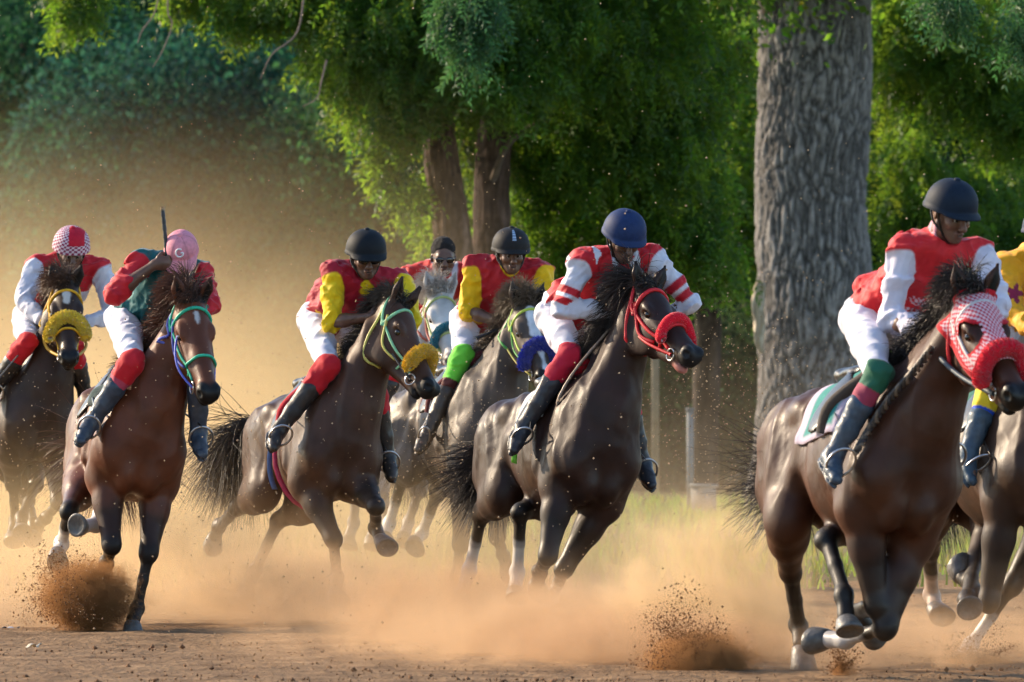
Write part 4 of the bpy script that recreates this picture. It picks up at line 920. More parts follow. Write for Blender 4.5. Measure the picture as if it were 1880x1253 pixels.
    bridle(H_[7], (.55, .50, .50), (.55, .02, .03), flen=.006, fl=(.70, .010, .03), fl_a=.37, fl_r=.045, r=.010, seed=7); saddle(H_[7], (.02, .20, .18), (.45, .38, .48), f1=-.60, drop=.42, roll=(.07, .055, .045), pattern=pat7); reins(H_[7], RIDERS[7], (.06, .08, .10), .012)
    bridle(H_[8], (.1, .08, .06)); saddle(H_[8], (.01, .10, .07), (.01, .12, .08)); reins(H_[8], RIDERS[8])
    # checked hood of horse 7: cloth over the forehead and cheeks with eye holes
    h = H_[7]; nu, nv = 60, 90; G = np.zeros((nu, nv, 3))
    for i, a in enumerate(np.linspace(.0, .40, nu)):
        for j, v in enumerate(np.linspace(-2.25, 2.25, nv)): G[i, j] = h.H(a, -.075 + .14 * math.cos(v), .12 * math.sin(v))
    G = h.S.project(G.reshape(-1, 3), .007, it=7); q = G - h.P; A_ = q @ h.a / h.s / 1.08; N_ = q @ h.n / h.s / 1.08; Lt = q @ h.l / h.s / 1.08
    eye = np.minimum(np.sqrt(((A_ - .195) / 1.15) ** 2 + (N_ + .048) ** 2), 9); inside = (eye < .058) & (np.abs(Lt) > .05)
    ii, jj = np.meshgrid(np.arange(nu), np.arange(nv), indexing='ij'); ii = ii.ravel(); jj = jj.ravel()
    chk = (ii // 2 + jj // 2) % 2; c = np.where(chk[:, None] > 0, np.array([.66, .50, .55]), np.array([.50, .03, .06]))
    edge = ((eye < .072) & (np.abs(Lt) > .05)) | (jj < 5) | (jj > nv - 6) | (ii < 3); c[edge] = (.50, .010, .02)
    V, Q = sheet(G.reshape(nu, nv, 3), .004); keep = ~np.concatenate([inside, inside])[Q].any(1)
    mesh_obj('hood', V, Q[keep], M['cloth_v'], h.root, col=np.concatenate([c, c]))
    ORG = (.16, .07, .03)  # orange hair tips put backlight into the strand colour
    add_hair(H_[1], tip=ORG, seed=1, wind=(-.6, .3, .5), fore_len=.12); add_hair(H_[2], tip=(.20, .07, .03), seed=2, wind=(-.8, .3, .5), mane_len=.20); add_hair(H_[3], seed=3, tail_dir=(-.9, .3, .45), tail_wind=(-.35, .0, -.95), tail_len=.66, tip=(.10, .07, .045), mane_len=.15)
    add_hair(H_[4], col=(.30, .27, .24), tip=(.5, .42, .35), seed=4, wind=(-.7, .3, .4)); add_hair(H_[5], col=(.05, .038, .03), tip=(.22, .15, .09), seed=5, wind=(-.5, .2, .7)); add_hair(H_[6], seed=6, mane_len=.25, mane_n=5000, wind=(-1., .2, .05), fore_len=.10, tail_dir=(-.20, .5, -1.), tail_wind=(-.45, .0, -.7), tail_len=.50, tailn=2200, tip=(.06, .04, .03))
    add_hair(H_[7], seed=7, wind=(-.9, .3, .35), mane_len=.17, tail_dir=(.1, .4, -1.), tail_wind=(-.42, .0, -.10), tail_len=.46, tailn=1100, tip=(.05, .035, .025)); add_hair(H_[8], seed=8)
    # ---------------- whips, held in the hand: things of their own
    def whip(pts, rad, label, col=(.012, .016, .024), tip=(.35, .25, .15)):
        mb = MB(); p = spline(pts, 40); n = len(p); rr = np.linspace(rad[0], rad[1], n) * (1 + .12 * np.sin(np.arange(n) * 2.1)); V, Q = tubes(p[None], rr[None], 8)
        c = np.tile(np.array(col), (len(V), 1)); c[:16] = tip; mb.add(V, Q); mb.C = [c]; o = mb.obj('whip', M['cane'], None, vcol=True); tag(o, label, 'whip', 'whips held by riders'); return o
    y2 = RIDERS[2].hand[-1][1]; whip([at(298, 380, y2), at(302, 420, y2), at(306, 470, y2), at(304, 520, y2), at(302, 558, y2 + .02)], (.012, .010), 'dark stick held upright in front of the face of the rider in the pink cap')
    y5 = RIDERS[5].hand[-1][1]; whip([at(874, 621, y5 - .04), at(895, 613, y5 - .02), at(926, 598, y5)], (.010, .007), 'short dark whip in the bare hand of the rider with rolled yellow sleeves', tip=(.02, .02, .02))
    y6 = RIDERS[6].hand[-1][1]; kx = RIDERS[6].kn[-1][1]
    whip([at(1138, 583, y6), at(1110, 615, y6 - .05), at(1062, 672, min(kx, y6) - .12), at(1034, 715, kx - .14), at(1023, 745, kx - .14), at(1030, 780, kx - .12), at(1041, 797, kx - .1)], (.008, .009), 'long pale bent whip hanging past the red sock of the navy helmeted rider', col=(.26, .18, .13), tip=(.03, .05, .09))
    y3 = RIDERS[3].W[1][1]; whip([at(742, 534, y3), at(732, 550, y3), at(722, 572, y3)], (.010, .008), 'stub of a dark whip behind the ears of the horse with streaming tail', tip=(.02, .02, .02))

    # loose coloured straps, the plaited rein of horse 7, one more cane
    def flank_strap(h, a, b, f0, f1, col, name, wd=.016):
        def onp(p, f):
            d = ray(*p); O_ = h.T(f, 0, 0); return CAM + d * (((O_ - CAM) @ h.F0) / (d @ h.F0))
        A_, B_ = onp(a, f0), onp(b, f1); pth = []
        for t in np.linspace(0, 1, 9):
            p = A_ + (B_ - A_) * t
            p = h.S.project(p[None], .018 + .03 * t, it=7, cap=.5)[0] if h.S.ev(p[None], cap=.5)[0] < .25 else p
            pth.append(p)
        pth = spline(pth, 16); dv = nrm(pth[-1] - pth[0]); sv = nrm(np.cross(dv, [0., 1., 0])) * wd; G = np.stack([pth - sv, pth + sv], 0); V, Q = sheet(G, .003); mesh_obj(name, V, Q, M['strap'], h.root, col=np.tile(np.array(col), (len(V), 1)))
    flank_strap(H_[3], (553, 812), (543, 876), -.30, -.34, (.05, .12, .30), 'hanging_strap'); flank_strap(H_[3], (560, 806), (586, 894), -.24, -.16, (.42, .02, .08), 'hanging_strap')
    flank_strap(H_[6], (1001, 780), (1007, 850), -.30, -.26, (.20, .60, .04), 'hanging_strap')
    h = H_[7]; mb = MB(); r = RIDERS[7]; pts = []
    for (x_, y_, f_) in ((1712, 640, .30), (1672, 690, .15), (1630, 738, .0), (1596, 790, -.12), (1572, 832, -.20)):
        d = ray(x_, y_); O_ = h.T(f_, 0, 0); p = CAM + d * (((O_ - CAM) @ h.F0) / (d @ h.F0)); pts.append(foot_out(h, p, .03))
    P = spline(pts, 60)
    for k_, ph in enumerate((0, 2.09, 4.19)):
        q = P + .012 * np.stack([np.cos(np.arange(60) * .9 + ph), 0 * np.arange(60), np.sin(np.arange(60) * .9 + ph)], 1); V, Q = tubes(q[None], np.full((1, 60), .011), 6); mb.add(V, Q, [(.05, .04, .035), (.16, .12, .09), (.03, .03, .035)][k_])
    mb.obj('plaited_rein', M['strap'], h.root, vcol=True)
    y1 = RIDERS[1].hand[-1][1]; whip([at(84, 588, y1), at(60, 622, y1 - .08), at(20, 668, y1 - .22), at(-8, 702, y1 - .3)], (.006, .005), 'thin grey cane crossing the red sock of the rider at the far left', col=(.10, .09, .085), tip=(.08, .07, .06))
# ================================================================ the place: ground, verge, trees
def add_nodes_ground(m, near, far, sc1, sc2, bump=.6):
    m.use_nodes = True; n = m.node_tree; b = n.nodes['Principled BSDF']; L = n.links.new
    tc = n.nodes.new('ShaderNodeTexCoord'); t = n.nodes.new('ShaderNodeTexNoise'); t.inputs['Scale'].default_value = sc1; t.inputs['Detail'].default_value = 8; t.inputs['Roughness'].default_value = .7
    L(tc.outputs['Object'], t.inputs['Vector']); cr = n.nodes.new('ShaderNodeValToRGB'); cr.color_ramp.elements[0].position = .35; cr.color_ramp.elements[1].position = .68
    cr.color_ramp.elements[0].color = (*near, 1); cr.color_ramp.elements[1].color = (*far, 1); L(t.outputs['Fac'], cr.inputs[0]); L(cr.outputs[0], b.inputs['Base Color'])
    b.inputs['Roughness'].default_value = .95; b.inputs['Specular IOR Level'].default_value = .15
    t2 = n.nodes.new('ShaderNodeTexNoise'); t2.inputs['Scale'].default_value = sc2; t2.inputs['Detail'].default_value = 6; L(tc.outputs['Object'], t2.inputs['Vector'])
    bp = n.nodes.new('ShaderNodeBump'); bp.inputs['Strength'].default_value = bump; bp.inputs['Distance'].default_value = .03; L(t2.outputs['Fac'], bp.inputs['Height']); L(bp.outputs[0], b.inputs['Normal'])
    return m
def ground_grid(name, x0, x1, y0, y1, nx, ny, z0, amp, m, seed=0, edge=None):
    X, Y = np.meshgrid(np.linspace(x0, x1, nx), np.linspace(y0, y1, ny), indexing='ij'); P = np.stack([X.ravel(), Y.ravel(), np.zeros(X.size)], 1)
    z = z0 + amp * (sinnoise(P, 1.2, seed) * .9 + sinnoise(P, 7, seed + 1) * .45 + sinnoise(P, 26, seed + 2) * .30)
    if edge is not None: z = z + edge(X.ravel(), Y.ravel())
    P[:, 2] = z; i, j = np.meshgrid(np.arange(nx - 1), np.arange(ny - 1), indexing='ij'); b = (i * ny + j).ravel()
    Q = np.stack([b, b + ny, b + ny + 1, b + 1], 1); o = mesh_obj(name, P, Q, m); o['kind'] = 'structure'; return o
M['sand'] = add_nodes_ground(bpy.data.materials.new('track_sand'), (.125, .068, .032), (.32, .20, .105), 2.5, 22, 1.)
M['soil'] = add_nodes_ground(bpy.data.materials.new('verge_soil'), (.05, .055, .02), (.14, .11, .05), .8, 8, .8)
def leafmat(name, base, tr, rough=.55):
    m = bpy.data.materials.new(name); m.use_nodes = True; n = m.node_tree; b = n.nodes['Principled BSDF']; L = n.links.new; out = n.nodes['Material Output']
    a = n.nodes.new('ShaderNodeAttribute'); a.attribute_name = 'Col'
    mx = n.nodes.new('ShaderNodeMix'); mx.data_type = 'RGBA'; mx.blend_type = 'MULTIPLY'; mx.inputs[0].default_value = 1; mx.inputs[6].default_value = (*base, 1); L(a.outputs['Color'], mx.inputs[7]); L(mx.outputs[2], b.inputs['Base Color'])
    b.inputs['Roughness'].default_value = rough; b.inputs['Specular IOR Level'].default_value = .30 if rough < .6 else .06
    t = n.nodes.new('ShaderNodeBsdfTranslucent'); mx2 = n.nodes.new('ShaderNodeMix'); mx2.data_type = 'RGBA'; mx2.blend_type = 'MULTIPLY'; mx2.inputs[0].default_value = 1; mx2.inputs[6].default_value = (*tr, 1); L(a.outputs['Color'], mx2.inputs[7]); L(mx2.outputs[2], t.inputs[0])
    ms = n.nodes.new('ShaderNodeMixShader'); ms.inputs[0].default_value = .45; L(b.outputs[0], ms.inputs[1]); L(t.outputs[0], ms.inputs[2]); L(ms.outputs[0], out.inputs[0]); return m
M['leaf'] = leafmat('neem_leaf', (.028, .080, .014), (.25, .42, .03)); M['leaf_far'] = leafmat('far_leaf', (.026, .082, .050), (.04, .11, .05), .85); M['blade'] = leafmat('grass_blade', (.14, .24, .035), (.26, .40, .05), .6)  # far_leaf is lightened towards teal, with distant haze put into its colour
M['bark'] = mat('grey_bark', vcol=True, rough=.9, spec=.15, noise=.35, nscale=14, bump=.8, bscale=30)
def leaf_sprays(C, rg, ln=.30, nl=6, lw=.016, ll=.055, droop=.8):
    """pinnate sprays at points C: a drooping stem with leaflets on both sides -> quads (V,Q,col)"""
    N = len(C); az = rg.uniform(0, 6.283, N); d = np.stack([np.cos(az), np.sin(az), -droop + rg.normal(0, .4, N)], 1); d /= np.linalg.norm(d, axis=1, keepdims=True)
    s = np.cross(d, rg.normal(size=(N, 3))); s /= np.linalg.norm(s, axis=1, keepdims=True); nn_ = np.cross(d, s); Lg = ln * rg.uniform(.6, 1.2, N)
    Vs = []; 
    for i in range(nl):
        t = (i + .6) / nl
        for sg in (-1, 1):
            r0 = C + d * (Lg * t)[:, None] - UP * (t * t * .06) * droop; dirv = (d * .75 + s * sg * .9 + nn_ * rg.normal(0, .25, (N, 1))); dirv[:, 2] -= .25; dirv /= np.linalg.norm(dirv, axis=1, keepdims=True)
            wv = np.cross(dirv, nn_ + rg.normal(0, .4, (N, 3))); wv /= np.linalg.norm(wv, axis=1, keepdims=True); l_ = ll * rg.uniform(.7, 1.25, (N, 1))
            Vs.append(np.stack([r0, r0 + dirv * l_ * .45 + wv * lw * .5, r0 + dirv * l_, r0 + dirv * l_ * .45 - wv * lw * .5], 1))
    V = np.stack(Vs, 1); n_ = V.shape[1]; tint = rg.uniform(.65, 1.35, (N, 1, 1, 1)) * np.array([1., 1, 1]) * rg.uniform(.85, 1.15, (N, n_, 1, 1)); tint = tint * (1 + rg.normal(0, .12, (N, 1, 1, 3)) * np.array([1, .4, .6]))
    tint = np.broadcast_to(tint, (N, n_, 4, 3)); V = V.reshape(-1, 3); Q = np.arange(len(V)).reshape(-1, 4); return V, Q, tint.reshape(-1, 3)
def leaf_quads(C, rg, size):
    N = len(C); a = rg.normal(size=(N, 3)); a[:, 2] -= .5; a /= np.linalg.norm(a, axis=1, keepdims=True); b = np.cross(a, rg.normal(size=(N, 3))); b /= np.linalg.norm(b, axis=1, keepdims=True); s = size * rg.uniform(.6, 1.4, (N, 1))
    V = np.stack([C, C + a * s * .5 + b * s * .27, C + a * s, C + a * s * .5 - b * s * .27], 1).reshape(-1, 3); t = np.repeat(rg.uniform(.55, 1.45, (N, 1)) * (1 + rg.normal(0, .12, (N, 3))), 4, 0); return V, np.arange(4 * N).reshape(-1, 4), t
def in_blobs(blobs, n, rg, clump=.35, cn=9):
    """points in ellipsoids [(px,py,D,rx,ry,rz)], gathered into clumps so that the crown has gaps"""
    P = []; w = np.array([b[3] * b[4] * b[5] for b in blobs]) ** .75; w /= w.sum()
    for b, wt in zip(blobs, w):
        k = max(1, int(n * wt)); c = at(b[0], b[1], b[2]); nc = max(2, k // cn)
        u = rg.normal(size=(nc, 3)); u /= np.linalg.norm(u, axis=1, keepdims=True); cc = c + u * (rg.uniform(0.15, 1, (nc, 1)) ** .45) * np.array([b[3], b[5], b[4]])
        cs = clump * rg.uniform(.5, 1.3, (nc, 1)); i = rg.integers(0, nc, k); g = rg.normal(size=(k, 3)) * .5; g[:, 2] *= 1.3; P.append(cc[i] + g * cs[i])
    return np.concatenate(P)
def trunk(name, pts, rads, parent, nr=60, nk=120, furrow=.03, col=(.14, .13, .12), seed=0, vs=3.):
    P = spline(pts, nk); rr = np.interp(np.linspace(0, 1, nk), np.linspace(0, 1, len(rads)), rads); th = np.arange(nr) * 2 * np.pi / nr; V = []
    for i in range(nk): V.append(P[i] + rr[i] * np.stack([np.cos(th), np.sin(th), 0 * th], 1))
    V = np.concatenate(V); ax = np.repeat(P, nr, 0); out = V - ax; out /= np.linalg.norm(out, axis=1, keepdims=True)
    q = V * np.array([1, 1, .20]) + .02 * sinnoise(V, 9, seed + 8)[:, None]; q = q + .05 * np.stack([sinnoise(V, 4, seed + 21), sinnoise(V, 4, seed + 22), sinnoise(V, 3, seed + 23)], 1); f = np.abs(sinnoise(q, vs * 5, seed, 4)) * 1.5 * (1 + .5 * sinnoise(V, 2.2, seed + 31)); g = sinnoise(V, 1.6, seed + 1); V = V + out * (((np.clip(f, 0, 1) - .5) * furrow) + g * furrow * 1.2)[:, None]
    c = np.array(col) * (.30 + 1.25 * np.clip(f, 0, 1))[:, None] * (1 + .18 * sinnoise(V, 3, seed + 4))[:, None]
    i, j = np.meshgrid(np.arange(nk - 1), np.arange(nr), indexing='ij'); Q = np.stack([i * nr + j, i * nr + (j + 1) % nr, (i + 1) * nr + (j + 1) % nr, (i + 1) * nr + j], -1).reshape(-1, 4)
    return mesh_obj(name, V, Q, M['bark'], parent, col=np.clip(c, 0, 1))
def branch(mb, a, b, r0, r1, sag=.1, seed=0):
    rg = np.random.default_rng(seed); a = np.array(a); b = np.array(b); m1 = a + (b - a) * .33 + rg.normal(0, .06, 3) + UP * sag; m2 = a + (b - a) * .66 + rg.normal(0, .08, 3) + UP * sag; mb.tube([a, m1, m2, b], [r0, r1], 7, n=24, col=(.10, .08, .065))
if want('env'):
    ground_grid('track', -9, 8, 37.5, 62, 520, 520, 0., .018, M['sand'], 3)
    far = ground_grid('ground', -400, 400, -20, 900, 60, 80, -.06, .0, M['soil'], 5)
    ground_grid('verge', -26, 26, 60, 165, 200, 300, .02, .03, M['soil'], 8, edge=lambda x, y: np.clip((y - 60) / 3, 0, 1) * .06 - .06)
    rg = np.random.default_rng(11)
    # clods and pebbles lying on the track
    N = 9000; P = np.stack([rg.uniform(-6, 5.5, N), 38 + rg.uniform(0, 1, N) ** 1.4 * 18, np.zeros(N)], 1); P[:, 0] += .5 * sinnoise(P, 3, 5); P[:, 1] += .6 * sinnoise(P, 2.4, 6); s_ = .0022 + rg.exponential(.0026, N)
    oct_ = np.array([[1, 0, 0], [0, 1, 0], [-1, 0, 0], [0, -1, 0], [0, 0, 1], [0, 0, -1.]]); tri = np.array([[0, 1, 4], [1, 2, 4], [2, 3, 4], [3, 0, 4], [1, 0, 5], [2, 1, 5], [3, 2, 5], [0, 3, 5]])
    def rocks(P, s_, rg):
        V = P[:, None] + oct_[None] * s_[:, None, None] * rg.uniform(.5, 1.3, (len(P), 6, 1)) + rg.normal(0, .15, (len(P), 6, 3)) * s_[:, None, None]; Q = (tri[None] + 6 * np.arange(len(P))[:, None, None]).reshape(-1, 3); return V.reshape(-1, 3), Q
    V, Q = rocks(P + np.array([0, 0, .004]), s_, rg); c = np.repeat(rg.uniform(.4, 1.3, (N, 1)) * np.array([.20, .11, .062]), 6, 0); M['clod'] = mat('clod_soil', vcol=True, rough=.95, spec=.1); o = mesh_obj('pebbles', V, Q, M['clod'], col=c, smooth=False); tag(o, 'brown clods and pebbles strewn over the bare dirt track', 'pebbles', None, 'stuff')
    for (px, py, a0, cc) in ((18, 1160, .3, (.55, .55, .58)), (62, 1192, 1.2, (.55, .48, .36)), (115, 1158, .8, (.4, .36, .3))):
        Yd = FP * CH / (py - HYP); c0 = at(px, py, Yd); c0[2] = .018; G = np.zeros((7, 5, 3))
        for i in range(7):
            for j in range(5): G[i, j] = c0 + np.array([(i - 3) * .018 * math.cos(a0) - (j - 2) * .012 * math.sin(a0), (i - 3) * .018 * math.sin(a0) + (j - 2) * .012 * math.cos(a0), .012 * math.sin(i * 1.3 + a0) * math.cos(j)])
        V, Q = sheet(G, .0015); o = mesh_obj('litter_scrap', V, Q, mat('scrap', cc, rough=.8)); tag(o, {18: 'small pale blue-white scrap of litter at the left end of the dirt', 62: 'curled straw coloured leaf scrap low on the dirt at the left', 115: 'tiny grey-tan scrap in front of the dirt burst'}[px], 'litter')
    # grass of the verge
    N = 52000; x = rg.uniform(-9.5, 8.5, N); y = 56.0 + rg.uniform(0, 1, N) ** 1.15 * 46; cl = sinnoise(np.stack([x, y, 0 * x], 1), 2.2, 6); k_ = cl + rg.normal(0, .5, N) > -.25 + np.clip((61.5 - y) / 4, 0, 1) * .9; x, y = x[k_], y[k_]; N = len(x)
    hgt = rg.uniform(.04, .15, N) * (1 + .5 * sinnoise(np.stack([x, y, 0 * x], 1), 1., 2)); az = rg.uniform(0, 6.283, N); ln = rg.uniform(.1, .7, N) * hgt; w = rg.uniform(.006, .012, N); b = np.stack([x, y, np.full(N, .03)], 1); sd_ = np.stack([-np.sin(az), np.cos(az), 0 * az], 1) * w[:, None]; t1 = b + np.stack([np.cos(az) * ln * .4, np.sin(az) * ln * .4, hgt * .6], 1); t2 = b + np.stack([np.cos(az) * ln, np.sin(az) * ln, hgt], 1)
    V = np.stack([b - sd_, b + sd_, t1 + sd_ * .7, t1 - sd_ * .7, t2 + sd_ * .15, t2 - sd_ * .15], 1).reshape(-1, 3); i6 = 6 * np.arange(N)[:, None]; Q = np.concatenate([i6 + np.array([0, 1, 2, 3]), i6 + np.array([3, 2, 4, 5])]); c = np.repeat(rg.uniform(.6, 1.3, (N, 1)) * (1 + rg.normal(0, .1, (N, 3))), 6, 0); dry = np.repeat(rg.uniform(0, 1, N) < .25, 6); c[dry] = c[dry] * np.array([1.5, 1.05, .9]); o = mesh_obj('grass', V, Q, M['blade'], col=c); tag(o, 'patchy yellow green grass along the far side of the track', 'grass', None, 'stuff')
    # ---- big trunk tree
    t = empty('large_tree', at(1495, 715, 97) * np.array([1, 1, 0]), 'massive grey trunk with deeply furrowed bark standing behind the leading horses', 'tree', 'trees beyond the track'); Y = 97.
    trunk('trunk', [at(1500, 945, Y), at(1497, 850, Y), at(1500, 700, Y), at(1497, 560, Y), at(1488, 380, Y), at(1494, 200, Y), at(1496, 20, Y), at(1500, -160, Y), at(1505, -500, Y)], [.86, .72, .67, .645, .60, .61, .625, .63, .55], t, nr=260, nk=620, furrow=.036, col=(.165, .155, .15), seed=2, vs=13.)
    mb = MB(); branch(mb, at(1430, 80, Y), at(1360, -120, Y - 1.2), .14, .07, .1, 1); branch(mb, at(1540, -200, Y), at(1800, -420, Y - 1), .2, .06, .2, 2); mb.obj('branch', M['bark'], t, vcol=True)
    bl = [(1500, -420, Y, 5, 2.0, 4), (1750, -250, Y - 2, 3, 1.4, 2.5), (1270, -260, Y - 1, 3, 1.4, 2.5)]
    P = in_blobs(bl, 30000, rg, .5); V, Q, c = leaf_quads(P, rg, .13); mesh_obj('crown', V, Q, M['leaf'], t, col=c)
    # ---- neem tree with twin trunks in the centre
    Y = 86.; t = empty('neem_tree', at(862, 715, Y) * np.array([1, 1, 0]), 'leafy neem tree with two brown trunks side by side and sunlit foliage on its left', 'tree', 'trees beyond the track')
    trunk('trunk', [at(842, 980, Y), at(838, 640, Y), at(832, 450, Y), at(815, 330, Y), at(803, 230, Y), at(790, 100, Y), at(770, -100, Y)], [.27, .23, .215, .20, .185, .15, .10], t, nr=90, nk=260, furrow=.022, col=(.095, .065, .055), seed=4, vs=6)
    trunk('trunk', [at(902, 980, Y + .6), at(905, 640, Y + .6), at(903, 430, Y + .6), at(908, 280, Y + .6), at(930, 130, Y + .7), at(985, -20, Y + .8), at(1010, -200, Y + .8)], [.26, .22, .20, .19, .175, .16, .12], t, nr=90, nk=260, furrow=.022, col=(.085, .058, .05), seed=5, vs=6)
    mb = MB()
    for i, (a, b, r0) in enumerate([((805, 240), (650, 60), .07), ((795, 120), (560, -40), .08), ((930, 130), (1080, 20), .07), ((985, 0), (1250, -60), .09), ((770, 0), (480, -80), .06), ((905, 330), (1010, 220), .04)]): branch(mb, at(*a, Y), at(*b, Y - .6), r0, .015, .15, i)
    mb.obj('branch', M['bark'], t, vcol=True)
    bl = [(640, 60, Y - .8, .55, .5, .9), (700, 150, Y - .8, .55, .5, .9), (738, 215, Y - .7, .30, .34, .6), (600, -20, Y - .6, .6, .45, 1.), (520, -25, Y - .5, .45, .25, .7), (790, 40, Y - .8, .9, .6, 1.1), (880, 110, Y - .9, .9, .6, .9), (950, 20, Y - .5, 1.1, .7, 1.2),
          (712, 285, Y - .5, .20, .30, .4), (752, 345, Y - .3, .12, .30, .3), (792, 420, Y + 1.2, .12, .20, .3), (1100, 60, Y + .6, 1.2, .9, 1.4), (1020, 230, Y + 1.4, .7, .7, .9), (1160, 240, Y + 1.6, .9, .8, 1.), (1225, 120, Y + 1.8, .75, .9, 1.2), (1010, 400, Y + 2.4, .5, .6, .8), (1120, 430, Y + 2.4, .7, .6, .8), (1230, 350, Y + 2.4, .65, .7, .9), (1318, 440, Y + 2.2, .28, .55, .5),
          (870, 230, Y + 1.2, .5, .5, .6), (960, 330, Y + 1.6, .3, .5, .5), (130, 10, Y - .8, .28, .22, .4), (155, -30, Y - .8, .35, .2, .4), (380, -25, Y - .6, .5, .22, .6), (460, 10, Y - .6, .3, .2, .5), (410, 30, Y - .6, .10, .12, .2)]
    P = in_blobs(bl, 19000, rg, .13, 11); V, Q, c = leaf_sprays(P, rg, ln=.26, nl=5, lw=.026, ll=.085, droop=1.3); mesh_obj('crown', V, Q, M['leaf'], t, col=c)
    bl2 = [(800, -180, Y + .5, 3.2, 1.1, 3), (1150, -160, Y + 1, 3, 1.2, 3), (700, -90, Y, 1.6, .5, 1.6), (1000, -330, Y + 1, 4, 1.3, 4)]  # foliage above the view, added to keep sun off the leaves below
    P = in_blobs(bl2, 46000, rg, .4); V, Q, c = leaf_quads(P, rg, .10); mesh_obj('shading_crown', V, Q, M['leaf'], t, col=c)
    # bluish spray hanging nearer, top centre
    Y2 = 74.; t = empty('hanging_bough', at(855, -300, Y2), 'thin drooping bough of grey green neem leaves hanging nearest at the top centre', 'bough'); bl = [(860, -10, Y2, .28, .26, .3), (855, 60, Y2, .14, .16, .2), (825, 25, Y2, .12, .12, .16), (880, 45, Y2, .10, .14, .15), (840, 120, Y2, .05, .10, .1)]
    P = in_blobs(bl, 420, rg, .12, 8); V, Q, c = leaf_sprays(P, rg, ln=.26, nl=6, lw=.020, ll=.075, droop=1.4); M['leaf_b'] = leafmat('greygreen_leaf', (.045, .12, .045), (.07, .18, .05)); mesh_obj('leaves', V, Q, M['leaf_b'], t, col=c)
    mb = MB(); branch(mb, at(900, -320, Y2), at(850, 110, Y2), .018, .004, .0, 3); branch(mb, at(880, -60, Y2), at(822, 20, Y2), .008, .003, 0, 4); mb.obj('stem', M['bark'], t, vcol=True)
    Y3 = 72.; t = empty('hanging_bough', at(1790, -260, Y3), 'neem bough with drooping leaf fans in the top right corner', 'bough'); P = in_blobs([(1725, -8, Y3, .26, .12, .3), (1870, 20, Y3, .14, .30, .3), (1760, 25, Y3, .10, .08, .1)], 260, rg, .12, 8); V, Q, c = leaf_sprays(P, rg, ln=.26, nl=6, lw=.020, ll=.075, droop=1.4); mesh_obj('leaves', V, Q, M['leaf_b'], t, col=c)
    mb = MB(); branch(mb, at(1850, -280, Y3), at(1730, 10, Y3), .018, .004, .0, 5); branch(mb, at(1850, -200, Y3), at(1872, 60, Y3), .014, .004, .0, 6); mb.obj('stem', M['bark'], t, vcol=True)
    # bare twigs hanging on the left
    for i, (pts, lab) in enumerate(((((300, -60), (285, 20), (262, 55), (252, 80)), 'short bare twig hanging left of the longer pair'), (((310, -60), (308, 20), (316, 45), (300, 90), (281, 124)), 'longest bare twig hooked at its tip, hanging against the dark bushes'), (((560, -20), (545, 60), (500, 100), (478, 145)), 'bare twig arching left below the sunlit leaves'), (((600, 110), (590, 150), (582, 180), (556, 196)), 'bare twig curling below the edge of the sunlit foliage'))):
        mb = MB(); mb.tube([at(x_, y_, 80.) for x_, y_ in pts], [.012, .005], 6, n=30, col=(.22, .17, .14)); o = mb.obj('twig', M['bark'], None, vcol=True); tag(o, lab, 'twig', 'bare hanging twigs')
    # ---- trees right of the big trunk
    def bush(name, label, blobs, n, size, stem, m, cat='tree', grp='trees beyond the track', seed=0, cn=9, clump=.3, scol=(.05, .04, .035), sprays=False, tint=(1, 1, 1)):
        g = np.random.default_rng(seed); base = np.mean([at(b[0], b[1], b[2]) for b in blobs], 0); base[2] = 0; t = empty(name, base, label, cat, grp); P = in_blobs(blobs, n, g, clump, cn); P = P[P[:, 2] > .05]
        V, Q, c = leaf_sprays(P, g, ln=.28, nl=5, lw=.028, ll=.09, droop=1.2) if sprays else leaf_quads(P, g, size); mesh_obj('crown', V, Q, m, t, col=c * np.array(tint))
        if stem: trunk('trunk', [at(x_, y_, stem[1]) for x_, y_ in stem[0]], stem[2], t, nr=24, nk=70, furrow=.02, col=scol, seed=seed)
        return t
    bush('neem_tree', 'neem tree with dark foliage and a thin trunk, right of the big grey trunk', [(1650, 60, 101, .9, .8, 1.4), (1780, 90, 101, .9, .8, 1.4), (1860, 200, 101, .6, .6, 1.), (1650, 330, 103, .55, .7, 1.), (1720, 430, 103, .6, .6, 1.), (1800, 350, 104, .6, .5, 1.), (1680, 170, 104, .5, .5, 1.), (1660, 560, 104, .6, .6, 1.), (1860, 480, 104, .5, .8, 1.)], 11000, .1, ([(1722, 990), (1722, 600), (1725, 250), (1700, 60), (1690, -200)], 104, [.14, .12, .10, .09, .06]), M['leaf'], seed=21, sprays=True, clump=.2)
    bush('broad_tree', 'shady broad leaved tree behind the navy helmet, left of the big trunk', [(1100, 200, 106, 1.4, 1.8, 2), (1300, 240, 107, 1.3, 1.8, 2), (1230, 420, 108, 1.5, .9, 1.5), (1000, 330, 108, 1., 1.4, 1.5), (1380, 420, 108, .8, .9, 1.)], 42000, .10, ([(1290, 960), (1300, 600), (1310, 300), (1360, 0)], 108, [.2, .17, .14, .1]), M['leaf'], seed=22, cn=12)
